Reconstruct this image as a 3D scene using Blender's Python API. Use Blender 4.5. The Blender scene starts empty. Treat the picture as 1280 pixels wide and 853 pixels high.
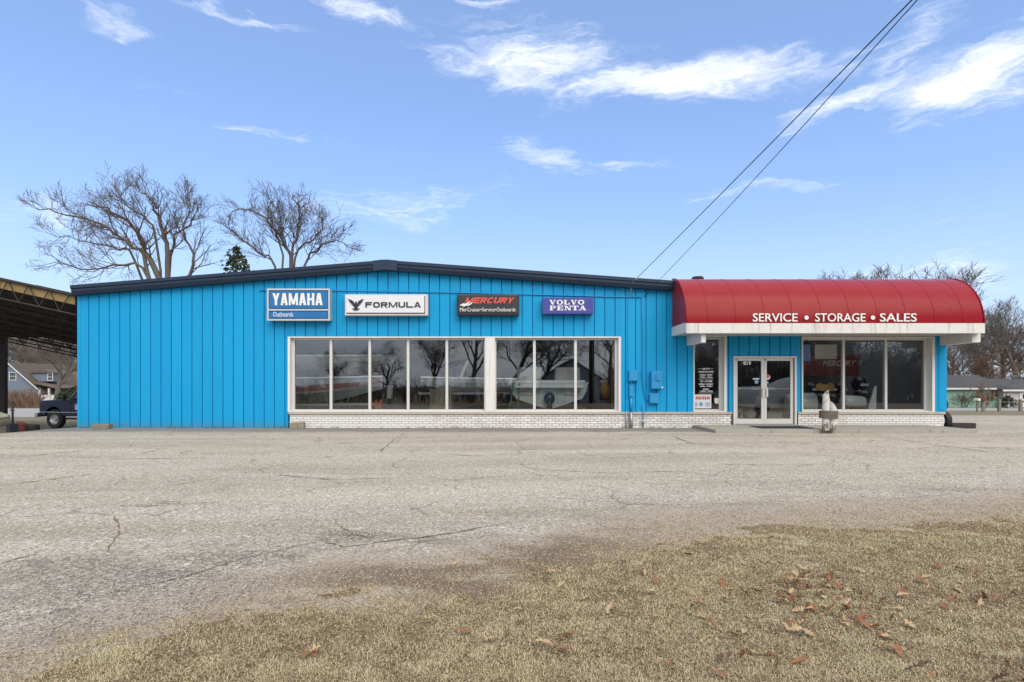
import bpy, math, random
import numpy as np
from mathutils import Vector, Matrix
R = math.radians
rnd = random.Random(11)
SC = bpy.context.scene
COL = SC.collection

# ------------------------------------------------------------------ camera
F, HZ, CZ = 702.0, 480.0, 1.41          # focal length in px of a 1280 wide frame, horizon row, eye height
cd = bpy.data.cameras.new('camera')
cd.sensor_width = 36; cd.lens = 36 * F / 1280
cd.shift_y = (HZ - 426.5) / 1280
cd.clip_start = .05; cd.clip_end = 3000
cam = bpy.data.objects.new('camera', cd); COL.objects.link(cam)
cam.location = (0, 0, CZ); cam.rotation_euler = (R(90), 0, 0)
SC.camera = cam

# ------------------------------------------------------------------ light
SUN_EL, SUN_AZ = R(44), R(158)           # azimuth clockwise from +Y (the view direction): behind the camera, right
sd = bpy.data.lights.new('sun', 'SUN'); sd.energy = 1.5; sd.angle = R(50); sd.color = (1, .90, .74)
sun = bpy.data.objects.new('sun', sd); COL.objects.link(sun)
sv = Vector((math.sin(SUN_AZ) * math.cos(SUN_EL), math.cos(SUN_AZ) * math.cos(SUN_EL), math.sin(SUN_EL)))
sun.rotation_euler = (-sv).to_track_quat('-Z', 'Y').to_euler(); sun.location = (0, -20, 40)

W = bpy.data.worlds.new('World'); SC.world = W; W.use_nodes = True
class NT:
    def __init__(s, nt): s.nt = nt; s.n = nt.nodes; s.l = nt.links
    def put(s, sock, v):
        if v is None: return
        if hasattr(v, 'is_output'): s.l.new(v, sock)
        elif isinstance(v, (tuple, list)) and len(v) == 3 and sock.type == 'RGBA': sock.default_value = (*v, 1)
        else: sock.default_value = v
    def m(s, op, a, b=None, c=None, clamp=False):
        x = s.n.new('ShaderNodeMath'); x.operation = op; x.use_clamp = clamp
        s.put(x.inputs[0], a); s.put(x.inputs[1], b); s.put(x.inputs[2], c); return x.outputs[0]
    def vm(s, op, a, b=None):
        x = s.n.new('ShaderNodeVectorMath'); x.operation = op
        s.put(x.inputs[0], a); s.put(x.inputs[1], b); return x.outputs[0]
    def noise(s, vec, scale, detail=4, rough=.55, dist=0, out=0):
        x = s.n.new('ShaderNodeTexNoise'); s.put(x.inputs['Vector'], vec)
        x.inputs['Scale'].default_value = scale; x.inputs['Detail'].default_value = detail
        x.inputs['Roughness'].default_value = rough; x.inputs['Distortion'].default_value = dist
        return x.outputs[out]
    def voro(s, vec, scale, feat='F1', out=0, rand=1):
        x = s.n.new('ShaderNodeTexVoronoi'); x.feature = feat; s.put(x.inputs['Vector'], vec)
        x.inputs['Scale'].default_value = scale; x.inputs['Randomness'].default_value = rand
        return x.outputs[out]
    def mr(s, v, a, b, c=0., d=1., smooth=True):
        x = s.n.new('ShaderNodeMapRange'); x.interpolation_type = 'SMOOTHSTEP' if smooth else 'LINEAR'
        for i, q in enumerate((v, a, b, c, d)): s.put(x.inputs[i], q)
        return x.outputs[0]
    def mix(s, f, a, b, mode='MIX'):
        x = s.n.new('ShaderNodeMix'); x.data_type = 'RGBA'; x.blend_type = mode
        s.put(x.inputs[0], f); s.put(x.inputs[6], a); s.put(x.inputs[7], b); return x.outputs[2]
    def ramp(s, f, stops):
        x = s.n.new('ShaderNodeValToRGB'); s.put(x.inputs[0], f)
        e = x.color_ramp.elements
        while len(e) < len(stops): e.new(.5)
        for q, (p, c) in zip(e, stops): q.position = p; q.color = (*c, 1) if len(c) == 3 else c
        return x.outputs[0]
    def sep(s, v):
        x = s.n.new('ShaderNodeSeparateXYZ'); s.put(x.inputs[0], v); return x.outputs
    def comb(s, a, b, c):
        x = s.n.new('ShaderNodeCombineXYZ')
        for i, q in enumerate((a, b, c)): s.put(x.inputs[i], q)
        return x.outputs[0]
    def coord(s, name='Object'):
        return s.n.new('ShaderNodeTexCoord').outputs[name]
    def pos(s): return s.n.new('ShaderNodeNewGeometry').outputs['Position']
    def bump(s, h, strength=.3, dist=.01, nrm=None):
        x = s.n.new('ShaderNodeBump'); x.inputs['Strength'].default_value = strength
        x.inputs['Distance'].default_value = dist; s.put(x.inputs['Height'], h); s.put(x.inputs['Normal'], nrm); return x.outputs[0]

w = NT(W.node_tree); w.n.clear()
sky = w.n.new('ShaderNodeTexSky'); sky.sky_type = 'NISHITA'; sky.sun_disc = False
sky.sun_elevation = SUN_EL; sky.sun_rotation = SUN_AZ; sky.air_density = 1.0; sky.dust_density = .6; sky.ozone_density = 1.6
D_ = w.coord('Generated'); dx, dy, dz = w.sep(D_)
az = w.m('ARCTAN2', dx, dy); el = w.m('ARCSINE', dz)
def pix(px, py):
    x, z = (px - 640) / F, (HZ - py) / F
    return math.atan2(x, 1), math.asin(z / math.sqrt(1 + x * x + z * z))
warp = w.noise(w.comb(w.m('MULTIPLY', az, 2.2), w.m('MULTIPLY', el, 6), 0.), 2.0, 5, .6, 0, 1)
wx, wy, wz_ = w.sep(warp)
az2 = w.m('ADD', az, w.m('MULTIPLY', w.m('SUBTRACT', wx, .5), .22)); el2 = w.m('ADD', el, w.m('MULTIPLY', w.m('SUBTRACT', wy, .5), .10))
cov = None
for px, py, sx, sy, tilt, k in ((675, 84, 120, 44, -.12, .88), (850, 104, 210, 27, -.03, 1.0), (1235, 92, 120, 40, .08, 1.08), (1050, 128, 110, 20, .08, .74),
                          (1140, 45, 60, 42, .7, .62), (1285, 20, 40, 28, 0, .9), (445, 17, 75, 14, -.05, .84), (290, 19, 90, 8, .05, .70), (145, 37, 65, 13, 0, .74), (560, 58, 40, 6, 0, .5),
                          (500, 255, 140, 22, .1, .55), (690, 198, 75, 22, -.28, .58), (1175, 281, 32, 7, .35, .4), (210, 122, 60, 8, 0, .48), (60, 268, 55, 11, 0, .55), (330, 160, 90, 9, .1, .42), (790, 200, 90, 8, -.1, .5), (930, 235, 120, 10, .05, .42),
                          (1160, 350, 160, 34, 0, .42), (600, 0, 50, 9, 0, .5)):
    a0, e0 = pix(px, py); a1 = abs(pix(px + sx, py)[0] - a0); e1 = abs(pix(px, py - sy)[1] - e0)
    da = w.m('DIVIDE', w.m('SUBTRACT', az2, a0), a1)
    de = w.m('DIVIDE', w.m('SUBTRACT', w.m('SUBTRACT', el2, e0), w.m('MULTIPLY', w.m('SUBTRACT', az2, a0), tilt)), e1)
    g = w.m('MULTIPLY', w.m('EXPONENT', w.m('MULTIPLY', w.m('ADD', w.m('MULTIPLY', da, da), w.m('MULTIPLY', de, de)), -.8)), k)
    cov = g if cov is None else w.m('MAXIMUM', cov, g)
# the rest of the sky: the same kind of broken cloud, a little more of it overhead and behind
sx_, sy_, sz_ = dx, dy, w.m('ADD', w.m('MAXIMUM', dz, 0.), .12)
plane = w.comb(w.m('DIVIDE', sx_, sz_), w.m('DIVIDE', sy_, sz_), 0.)
big = w.mr(w.noise(plane, .55, 5, .6, .4), .26, .50)
out_az = w.m('MAXIMUM', w.mr(w.m('ABSOLUTE', az), .78, 1.2), w.mr(el, .62, .9))
cov = w.m('MAXIMUM', cov, w.m('MULTIPLY', w.m('MULTIPLY', big, out_az), .95))
tex = w.noise(w.comb(w.m('MULTIPLY', az2, 2.6), w.m('MULTIPLY', el2, 11), 0.), 3.2, 7, .62, .6)
tex2 = w.noise(w.comb(w.m('MULTIPLY', az2, 5), w.m('MULTIPLY', el2, 26), 3.), 4.5, 6, .65, .8)
tt = w.m('ADD', w.m('MULTIPLY', tex, .62), w.m('MULTIPLY', tex2, .38))
dens = w.mr(w.m('ADD', cov, w.m('MULTIPLY', w.m('SUBTRACT', tt, .5), 2.0)), .20, 1.38)
dens = w.m('MULTIPLY', dens, w.mr(cov, .05, .3))
hzn = w.mr(el, -.02, .5, .78, .34)         # thin haze veil, thicker towards the horizon
SKYK = .074
skyc = w.mix(1., sky.outputs[0], (1.02, 1.22, 1.62), 'MULTIPLY')
veil = w.mix(hzn, skyc, (3.5, 5.05, 7.5))
veil = w.mix(w.mr(el, .0, .30, .55, 0.), veil, (5.8, 6.8, 7.9))
cl = w.mix(w.m('MULTIPLY', dens, .92), veil, (9.6, 9.6, 9.8))
bg = w.n.new('ShaderNodeBackground'); w.put(bg.inputs[0], cl); bg.inputs[1].default_value = SKYK
wo = w.n.new('ShaderNodeOutputWorld'); w.l.new(bg.outputs[0], wo.inputs[0])

VS = SC.view_settings
VS.view_transform = 'Standard'; VS.look = 'None'; VS.exposure = .96; VS.gamma = 1; VS.use_curve_mapping = False
SC.cycles.use_denoising = True
SC.cycles.max_bounces = 6; SC.cycles.diffuse_bounces = 3; SC.cycles.glossy_bounces = 3; W.cycles.sampling_method = 'MANUAL'; W.cycles.sample_map_resolution = 512; SC.cycles.transparent_max_bounces = 16; SC.cycles.caustics_reflective = False

# ------------------------------------------------------------------ helpers
WL = {}                                      # world location of every object made here
def wl(o): return WL.get(o.name, Vector((0, 0, 0))) if o is not None else Vector((0, 0, 0))
def P(px, py, D): return Vector(((px - 640) * D / F, D, CZ + (HZ - py) * D / F))
def fx(px, D=18.): return (px - 640) * D / F
def fz(py, D=18.): return CZ + (HZ - py) * D / F
def ss(a, b, x):
    t = min(1, max(0, (x - a) / (b - a))); return t * t * (3 - 2 * t)
def hz(x, y):                                # height of the land
    z = -.028 * max(0, min(y, 75) - 18) - .006 * max(0, y - 75)
    z -= .34 * ss(-13.8, -18.5, x) * ss(8, 19, y)
    if y < -3: z -= min(1.3, .07 * (-3 - y))
    return z
def tag(o, label=None, cat=None, group=None, kind=None):
    if label: o['label'] = label
    if cat: o['category'] = cat
    if group: o['group'] = group
    if kind: o['kind'] = kind
    return o
def empty(name, loc, label=None, cat=None, group=None):
    o = bpy.data.objects.new(name, None); o.location = loc; o.empty_display_size = .2
    COL.objects.link(o); WL[o.name] = Vector(loc)
    return tag(o, label, cat, group)
def link(name, me, parent=None, loc=None):
    o = bpy.data.objects.new(name, me); COL.objects.link(o)
    if parent is not None: o.parent = parent
    if loc is not None:
        o.location = Vector(loc) - wl(parent); WL[o.name] = Vector(loc)
    else: WL[o.name] = wl(parent)
    return o
class MB:
    def __init__(s): s.v = []; s.f = []
    def add(s, vs, fs):
        b = len(s.v); s.v += [tuple(q) for q in vs]; s.f += [tuple(b + i for i in f) for f in fs]; return s
    def box(s, x0, x1, y0, y1, z0, z1):
        return s.add([(x0, y0, z0), (x1, y0, z0), (x1, y1, z0), (x0, y1, z0), (x0, y0, z1), (x1, y0, z1), (x1, y1, z1), (x0, y1, z1)],
                     [(3, 2, 1, 0), (4, 5, 6, 7), (0, 1, 5, 4), (1, 2, 6, 5), (2, 3, 7, 6), (3, 0, 4, 7)])
    def prism(s, poly, y0, y1):              # polygon in x,z (counter-clockwise seen from -Y) pushed along y
        n = len(poly)
        return s.add([(a, y0, b) for a, b in poly] + [(a, y1, b) for a, b in poly],
                     [tuple(range(n)), tuple(range(2 * n - 1, n - 1, -1))] + [(i, i + n, (i + 1) % n + n, (i + 1) % n) for i in range(n)])
    def prismx(s, poly, x0, x1):             # polygon in y,z pushed along x
        n = len(poly)
        return s.add([(x0, a, b) for a, b in poly] + [(x1, a, b) for a, b in poly],
                     [tuple(range(n - 1, -1, -1)), tuple(range(n, 2 * n))] + [(i, (i + 1) % n, (i + 1) % n + n, i + n) for i in range(n)])
    def tube(s, pts, rad, n=6, cap=True):
        pts = [Vector(p) for p in pts]
        if not isinstance(rad, (list, tuple)): rad = [rad] * len(pts)
        b = len(s.v); k = len(pts)
        d0 = (pts[1] - pts[0]).normalized()
        u = d0.orthogonal().normalized()
        for i, p in enumerate(pts):
            d = (pts[min(i + 1, k - 1)] - pts[max(i - 1, 0)])
            d = d.normalized() if d.length > 1e-9 else d0
            u = (u - d * u.dot(d)); u = u.normalized() if u.length > 1e-6 else d.orthogonal().normalized()
            q = d.cross(u)
            for j in range(n):
                a = 2 * math.pi * j / n
                s.v.append(tuple(p + (u * math.cos(a) + q * math.sin(a)) * rad[i]))
        for i in range(k - 1):
            for j in range(n):
                s.f.append((b + i * n + j, b + i * n + (j + 1) % n, b + (i + 1) * n + (j + 1) % n, b + (i + 1) * n + j))
        if cap and n > 2:
            s.f.append(tuple(b + j for j in range(n - 1, -1, -1))); s.f.append(tuple(b + (k - 1) * n + j for j in range(n)))
        return s
    def cyl(s, p, q, r, n=12, r2=None): return s.tube([p, q], [r, r if r2 is None else r2], n)
    def lathe(s, prof, n=20, c=(0, 0, 0), axis='z'):
        b = len(s.v); k = len(prof)
        for r, h in prof:
            for j in range(n):
                a = 2 * math.pi * j / n; x, y = r * math.cos(a), r * math.sin(a)
                v = (x, y, h) if axis == 'z' else ((x, h, y) if axis == 'y' else (h, x, y))
                s.v.append((v[0] + c[0], v[1] + c[1], v[2] + c[2]))
        for i in range(k - 1):
            for j in range(n):
                s.f.append((b + i * n + j, b + i * n + (j + 1) % n, b + (i + 1) * n + (j + 1) % n, b + (i + 1) * n + j))
        return s
    def ell(s, c, r, n=12, m=8):
        return s.lathe_e(c, r, n, m)
    def lathe_e(s, c, r, n, m):
        b = len(s.v)
        for i in range(m + 1):
            t = math.pi * i / m
            for j in range(n):
                a = 2 * math.pi * j / n
                s.v.append((c[0] + r[0] * math.sin(t) * math.cos(a), c[1] + r[1] * math.sin(t) * math.sin(a), c[2] + r[2] * math.cos(t)))
        for i in range(m):
            for j in range(n):
                s.f.append((b + i * n + j, b + (i + 1) * n + j, b + (i + 1) * n + (j + 1) % n, b + i * n + (j + 1) % n))
        return s
    def xf(s, M, a=0):
        for i in range(a, len(s.v)): s.v[i] = tuple(M @ Vector(s.v[i]))
        return s
    def build(s, name, m, parent=None, smooth=False, bevel=0, world=True, auto=None):
        off = wl(parent) if (parent is not None and world) else Vector((0, 0, 0))
        me = bpy.data.meshes.new(name)
        ox, oy, oz = off
        me.from_pydata([(a - ox, b - oy, c - oz) for a, b, c in s.v], [], s.f)
        me.materials.append(m)
        if smooth: me.polygons.foreach_set('use_smooth', [True] * len(me.polygons))
        if auto: 
            me.polygons.foreach_set('use_smooth', [True] * len(me.polygons))
            try: me.set_sharp_from_angle(angle=R(auto))
            except Exception: pass
        me.update()
        o = link(name, me, parent)
        if bevel:
            b = o.modifiers.new('bevel', 'BEVEL'); b.width = bevel; b.segments = 2; b.limit_method = 'ANGLE'; b.angle_limit = R(35)
        return o

def text(s, x0, x1, z0, z1, y, bold=.0, depth=.012, shear=0, spacing=1):
    cu = bpy.data.curves.new('t', 'FONT'); cu.body = s; cu.size = 1; cu.offset = bold; cu.shear = shear; cu.extrude = .5
    cu.resolution_u = 3; cu.space_character = spacing
    o = bpy.data.objects.new('t', cu); COL.objects.link(o)
    dg = bpy.context.evaluated_depsgraph_get()
    me = bpy.data.meshes.new_from_object(o.evaluated_get(dg))
    co = np.empty(len(me.vertices) * 3); me.vertices.foreach_get('co', co); co = co.reshape(-1, 3)
    lo, hi = co.min(0), co.max(0)
    mb = MB()
    vx = x0 + (co[:, 0] - lo[0]) / (hi[0] - lo[0]) * (x1 - x0)
    vz = z0 + (co[:, 1] - lo[1]) / (hi[1] - lo[1]) * (z1 - z0)
    vy = y + depth * .5 - co[:, 2] * depth
    mb.v = list(map(tuple, np.stack([vx, vy, vz], 1).tolist()))
    mb.f = [tuple(p.vertices) for p in me.polygons]
    bpy.data.objects.remove(o); bpy.data.meshes.remove(me)
    return mb

# ------------------------------------------------------------------ materials
def mat(name, col, rough=.6, var=.12, scale=3., metal=0., bump=0., bscale=40., dirt=None, spec=.5, streak=0., fine=0.):
    M = bpy.data.materials.new(name); M.use_nodes = True
    n = NT(M.node_tree); b = n.n['Principled BSDF']
    p = n.pos()
    f = n.noise(p, scale, 6, .6)
    c = n.mix(f, tuple(q * (1 - var) for q in col), tuple(min(1, q * (1 + var)) for q in col))
    if fine:
        c = n.mix(n.mr(n.noise(p, 90, 3), .3, .7), n.mix(1., c, (1 - fine,) * 3, 'MULTIPLY'), c)
    if streak:                               # rain streaks and grime runs with a shape of their own
        x, y, z = n.sep(p)
        st = n.noise(n.comb(n.m('MULTIPLY', x, 9.), n.m('MULTIPLY', y, 9.), n.m('MULTIPLY', z, .7)), 1., 5, .65)
        c = n.mix(n.m('MULTIPLY', n.mr(st, .50, .74), streak), c, dirt or (.12, .1, .07))
    elif dirt:
        c = n.mix(n.m('MULTIPLY', n.mr(n.noise(p, scale * 2.3, 8, .7), .52, .75), .75), c, dirt)
    n.put(b.inputs['Base Color'], c)
    n.put(b.inputs['Roughness'], n.mr(n.noise(p, scale * 3, 4), .3, .7, max(.02, rough - .08), min(1, rough + .08)))
    b.inputs['Metallic'].default_value = metal; b.inputs['Specular IOR Level'].default_value = spec
    if bump: n.put(b.inputs['Normal'], n.bump(n.noise(p, bscale, 4, .6), bump, .01))
    return M
def glassmat(name, refl=.13, tint=(.9, .95, .95), wav=.012):
    M = bpy.data.materials.new(name); M.use_nodes = True
    n = NT(M.node_tree); n.n.remove(n.n['Principled BSDF'])
    fr = n.n.new('ShaderNodeFresnel'); fr.inputs['IOR'].default_value = 1.52
    g = n.n.new('ShaderNodeBsdfGlossy'); g.inputs['Roughness'].default_value = 0.004
    g.inputs['Color'].default_value = (.96, .98, 1, 1)
    t = n.n.new('ShaderNodeBsdfTransparent'); t.inputs['Color'].default_value = (*tint, 1)
    bm = n.bump(n.noise(n.pos(), 1.3, 2, .5), wav, .02); n.put(g.inputs['Normal'], bm)
    mx = n.n.new('ShaderNodeMixShader')
    n.put(mx.inputs[0], n.m('ADD', n.m('MULTIPLY', fr.outputs[0], 1.6), refl, clamp=True))
    n.l.new(t.outputs[0], mx.inputs[1]); n.l.new(g.outputs[0], mx.inputs[2])
    n.l.new(mx.outputs[0], n.n['Material Output'].inputs[0])
    return M

M = {}
def blue_metal():
    m = bpy.data.materials.new('blue_painted_metal'); m.use_nodes = True
    n = NT(m.node_tree); b = n.n['Principled BSDF']; p = n.pos(); x, y, z = n.sep(p)
    c = n.mix(n.noise(p, .7, 5, .6), (.006, .285, .565), (.009, .335, .635))
    oi = n.n.new('ShaderNodeObjectInfo').outputs['Random']
    c = n.mix(n.m('MULTIPLY', oi, .30), c, (.008, .215, .47))
    st = n.noise(n.comb(n.m('MULTIPLY', x, 14.), 0., n.m('MULTIPLY', z, .5)), 1., 5, .7)
    c = n.mix(n.m('MULTIPLY', n.mr(st, .5, .8), .28), c, (.06, .28, .47))
    c = n.mix(n.m('MULTIPLY', n.mr(n.noise(p, 24, 3, .6), .74, .80), .5), c, (.35, .5, .6))
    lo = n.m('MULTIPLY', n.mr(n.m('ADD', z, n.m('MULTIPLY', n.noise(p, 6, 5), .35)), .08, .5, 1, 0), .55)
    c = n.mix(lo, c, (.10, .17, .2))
    n.put(b.inputs['Base Color'], c)
    n.put(b.inputs['Roughness'], n.mr(n.noise(p, 3, 4), .3, .7, .42, .58))
    b.inputs['Specular IOR Level'].default_value = .18
    n.put(b.inputs['Normal'], n.bump(n.noise(p, 2.2, 3), .12, .02)); return m
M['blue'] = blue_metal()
M['bluebox'] = mat('blue_painted_steel_box', (.014, .25, .53), .5, .12, 5)
M['navy'] = mat('navy_trim_metal', (.012, .026, .056), .42, .2, 3, .0, spec=.4, dirt=(.03, .04, .055))
M['white'] = mat('weathered_white_paint', (.66, .65, .62), .6, .06, 4, streak=.35, dirt=(.30, .28, .22))
M['frame'] = mat('anodised_window_frame', (.60, .59, .56), .45, .06, 4, .15)
M['fascia'] = mat('weathered_white_fascia', (.62, .61, .58), .65, .1, 3, streak=.6, dirt=(.26, .24, .19))
M['sill'] = mat('tan_concrete_sill', (.42, .38, .32), .8, .15, 6, bump=.2, dirt=(.22, .2, .16))
M['mortar'] = mat('grey_mortar', (.22, .21, .19), .9, .2, 10, bump=.3)
def brickmat():
    m = bpy.data.materials.new('white_painted_brick'); m.use_nodes = True
    n = NT(m.node_tree); b = n.n['Principled BSDF']; p = n.pos()
    oi = n.n.new('ShaderNodeObjectInfo').outputs['Random']
    c = n.mix(oi, (.60, .58, .54), (.76, .75, .73))
    c = n.mix(n.m('MULTIPLY', n.mr(n.noise(p, 7, 6, .7), .45, .75), .5), c, (.5, .46, .38))
    n.put(b.inputs['Base Color'], c); b.inputs['Roughness'].default_value = .7
    n.put(b.inputs['Normal'], n.bump(n.noise(p, 60, 4), .3, .005)); return m
M['brick'] = brickmat()
M['found'] = mat('mossy_foundation_concrete', (.33, .30, .22), .9, .2, 4, bump=.4, dirt=(.14, .14, .06))
M['glass'] = glassmat('window_glass', .075, (.93, .95, .95))
M['carglass'] = glassmat('dark_car_glass', .1, (.25, .3, .3))
def awn():
    m = bpy.data.materials.new('red_awning_vinyl'); m.use_nodes = True
    n = NT(m.node_tree); b = n.n['Principled BSDF']; p = n.pos(); x, y, z = n.sep(p)
    c = n.mix(n.noise(p, 1.2, 5, .6), (.215, .002, .006), (.25, .003, .009))
    # pale sky sheen painted into the colour of the upper half
    sky_sheen = n.mr(n.m('ADD', z, n.m('MULTIPLY', n.noise(p, 2.5, 6, .65), .35)), 3.75, 4.7)
    c = n.mix(n.m('MULTIPLY', sky_sheen, .30), c, (.38, .09, .10))
    c = n.mix(n.m('MULTIPLY', n.mr(n.noise(p, 30, 4, .7), .66, .8), .35), c, (.55, .3, .3))
    st = n.noise(n.comb(n.m('MULTIPLY', x, 8.), 0., n.m('MULTIPLY', z, .6)), 1., 5, .7)
    c = n.mix(n.m('MULTIPLY', n.mr(st, .52, .8), .25), c, (.24, .008, .014))
    n.put(b.inputs['Base Color'], c); n.put(b.inputs['Roughness'], n.mr(n.noise(p, 5, 4), .3, .7, .22, .30))
    b.inputs['Specular IOR Level'].default_value = .15
    n.put(b.inputs['Normal'], n.bump(n.noise(p, 3.0, 4), .03, .02)); return m
M['awning'] = awn()
M['letter'] = mat('white_letter_vinyl', (.72, .71, .68), .5, .05, 6)
M['silver'] = mat('silver_sign_frame', (.55, .55, .54), .4, .08, 6, .4)
M['yblue'] = mat('sign_blue_plastic', (.010, .135, .36), .35, .1, 2)
M['cream'] = mat('cream_sign_plastic', (.62, .60, .57), .4, .05, 2)
M['signwhite'] = mat('white_sign_plastic', (.66, .66, .68), .35, .04, 2)
M['maroon'] = mat('maroon_edge', (.06, .012, .014), .4)
M['ink'] = mat('dark_navy_ink', (.016, .018, .035), .5)
M['black'] = mat('black_sign_plastic', (.022, .023, .028), .45, .2, 3)
M['mred'] = mat('red_orange_letter', (.62, .075, .045), .5, .05)
M['vblue'] = mat('violet_blue_sign', (.045, .052, .26), .4, .1, 2)
M['soffit'] = mat('white_soffit', (.5, .49, .47), .7, .1, 4)
M['concrete'] = mat('worn_concrete', (.34, .325, .285), .9, .16, 2.2, bump=.3, bscale=60, dirt=(.20, .19, .15), fine=.15)
M['rubber'] = mat('black_rubber', (.014, .014, .015), .75, .2, 8, bump=.2)
M['tie'] = mat('creosoted_timber', (.035, .028, .022), .85, .35, 7, bump=.5, bscale=30)
M['oldwood'] = mat('weathered_grey_timber', (.20, .175, .13), .85, .3, 6, bump=.5, bscale=30, dirt=(.1, .11, .05))
M['block'] = mat('mossy_concrete_block', (.26, .23, .17), .9, .3, 8, bump=.5, dirt=(.12, .12, .06))
M['peel'] = mat('peeling_white_paint_on_wood', (.56, .54, .50), .75, .12, 5, dirt=(.16, .13, .10), bump=.4)
def peelmat():
    m = bpy.data.materials.new('peeling_white_paint_on_wood'); m.use_nodes = True
    n = NT(m.node_tree); b = n.n['Principled BSDF']; p = n.pos(); x, y, z = n.sep(p)
    wood = n.mix(n.noise(n.comb(n.m('MULTIPLY', x, 40.), n.m('MULTIPLY', y, 40.), n.m('MULTIPLY', z, 3.)), 1., 4), (.07, .055, .04), (.24, .20, .15))
    paint = n.mix(n.noise(p, 4, 5, .6), (.48, .465, .43), (.62, .60, .57))
    k = n.m('ADD', n.noise(n.comb(n.m('MULTIPLY', x, 14.), n.m('MULTIPLY', y, 14.), n.m('MULTIPLY', z, 5.)), 1., 6, .7), n.m('ADD', n.mr(z, .1, .5, .16, 0.), n.mr(z, .95, 1.2, 0., .14)))
    n.put(b.inputs['Base Color'], n.mix(n.mr(k, .61, .66), paint, wood)); b.inputs['Roughness'].default_value = .85
    n.put(b.inputs['Normal'], n.bump(k, .5, .01)); return m
M['peel'] = peelmat()
M['rope'] = mat('grey_brown_rope', (.15, .12, .09), .9, .25, 10, bump=.6, bscale=80)
M['steel'] = mat('galvanised_steel', (.36, .37, .38), .45, .12, 8, .6)
M['cable'] = mat('black_cable', (.012, .012, .013), .6)
M['bark'] = mat('grey_brown_bark', (.125, .102, .082), .9, .3, 1.5, bump=.4, bscale=12)
M['twig'] = mat('dark_brown_twig', (.125, .098, .078), .9, .3, 1.)
M['twigred'] = mat('russet_brown_twig', (.19, .115, .075), .9, .3, 1.)
M['twiggrey'] = mat('pale_grey_brown_twig', (.18, .152, .128), .9, .3, .6)
M['evergreen'] = mat('evergreen_foliage', (.030, .042, .016), .8, .5, 3.)
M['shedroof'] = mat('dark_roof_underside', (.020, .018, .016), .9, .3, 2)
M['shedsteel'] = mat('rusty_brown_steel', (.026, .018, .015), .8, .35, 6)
M['tan'] = mat('tan_fibreglass_panel', (.25, .175, .065), .6, .2, 3, dirt=(.2, .14, .05))
M['truck'] = mat('dark_navy_truck_paint', (.008, .016, .052), .28, .12, 3, spec=.3)
M['chrome'] = mat('dull_chrome', (.45, .45, .46), .25, .1, 6, .9)
M['floor'] = mat('grey_showroom_floor', (.28, .28, .27), .55, .2, 1)
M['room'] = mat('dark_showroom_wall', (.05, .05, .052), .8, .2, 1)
M['liner'] = mat('pale_grey_lining', (.26, .265, .26), .8, .15, 1.5)
M['gel'] = mat('white_gelcoat', (.80, .80, .77), .25, .05, 2)
M['gelg'] = mat('pale_green_gelcoat', (.62, .68, .63), .3, .06, 2)
M['gelred'] = mat('faded_red_stripe', (.50, .20, .16), .35, .1, 2)
M['tarp'] = mat('grey_boat_cover', (.27, .28, .28), .8, .15, 3, bump=.5, bscale=7)
M['motor'] = mat('black_gloss_cowl', (.014, .015, .018), .25, .1, 4, spec=.6)
M['banner'] = mat('dark_red_banner', (.13, .018, .02), .7, .1, 2)
M['paper'] = mat('pale_poster_paper', (.45, .42, .36), .7, .15, 4)
M['ladder'] = mat('green_ladder', (.06, .2, .13), .5, .2, 6)
M['seat'] = mat('cream_boat_vinyl', (.52, .50, .42), .5, .1, 4)
M['orange'] = mat('orange_life_vest', (.5, .11, .02), .7, .2, 6)
M['shingle'] = mat('grey_roof_shingle', (.105, .105, .11), .9, .25, 1.2, bump=.5, bscale=10, fine=.3)
M['brownshingle'] = mat('brown_roof_shingle', (.11, .088, .07), .9, .25, .8, bump=.5, bscale=8)
M['greensiding'] = mat('mint_green_siding', (.20, .36, .27), .7, .1, 1)
M['bluesiding'] = mat('blue_grey_siding', (.15, .185, .23), .75, .12, .6)
M['whitewall'] = mat('off_white_siding', (.45, .44, .43), .7, .08, 1)
M['trim'] = mat('white_house_trim', (.66, .66, .64), .6, .05, 2)
M['pane'] = mat('dark_house_window', (.03, .035, .04), .1, .2, 2, spec=.8)
M['brownpaint'] = mat('red_brown_shutter', (.12, .05, .04), .7, .15, 3)
M['sign'] = mat('pale_blue_door_sign', (.16, .27, .5), .5, .1, 6)
M['pole'] = mat('utility_pole_wood', (.05, .04, .033), .9, .3, 3, bump=.4)
M['hullgreen'] = mat('weathered_olive_hull', (.22, .22, .16), .6, .25, 3, dirt=(.1, .08, .05))
M['rust'] = mat('rusty_red_metal', (.14, .035, .025), .8, .3, 8)
M['decalred'] = mat('red_sticker', (.5, .06, .05), .5)
M['decalblue'] = mat('blue_sticker', (.16, .30, .45), .5)
M['gold'] = mat('varnished_wood_plaque', (.30, .16, .03), .4, .2, 6)

# boundary between the lot and the lawn: Y as a function of X
BX = [-30, -12, -8, -4, -2.47, -2.22, -1.99, -1.61, -1.31, -.82, 0, .73, 1.70, 2.92, 4.31, 5.61, 12, 30]
BY = [-16, -6, -3, 1.0, 2.71, 2.89, 3.17, 3.54, 3.84, 4.09, 4.54, 5.10, 5.44, 5.69, 5.93, 6.15, 7.0, 8.5]
def yb(x): return float(np.interp(x, BX, BY)) + .5 * ss(-.3, -2.0, x) + .4 * ss(.3, 1.8, x)

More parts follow.
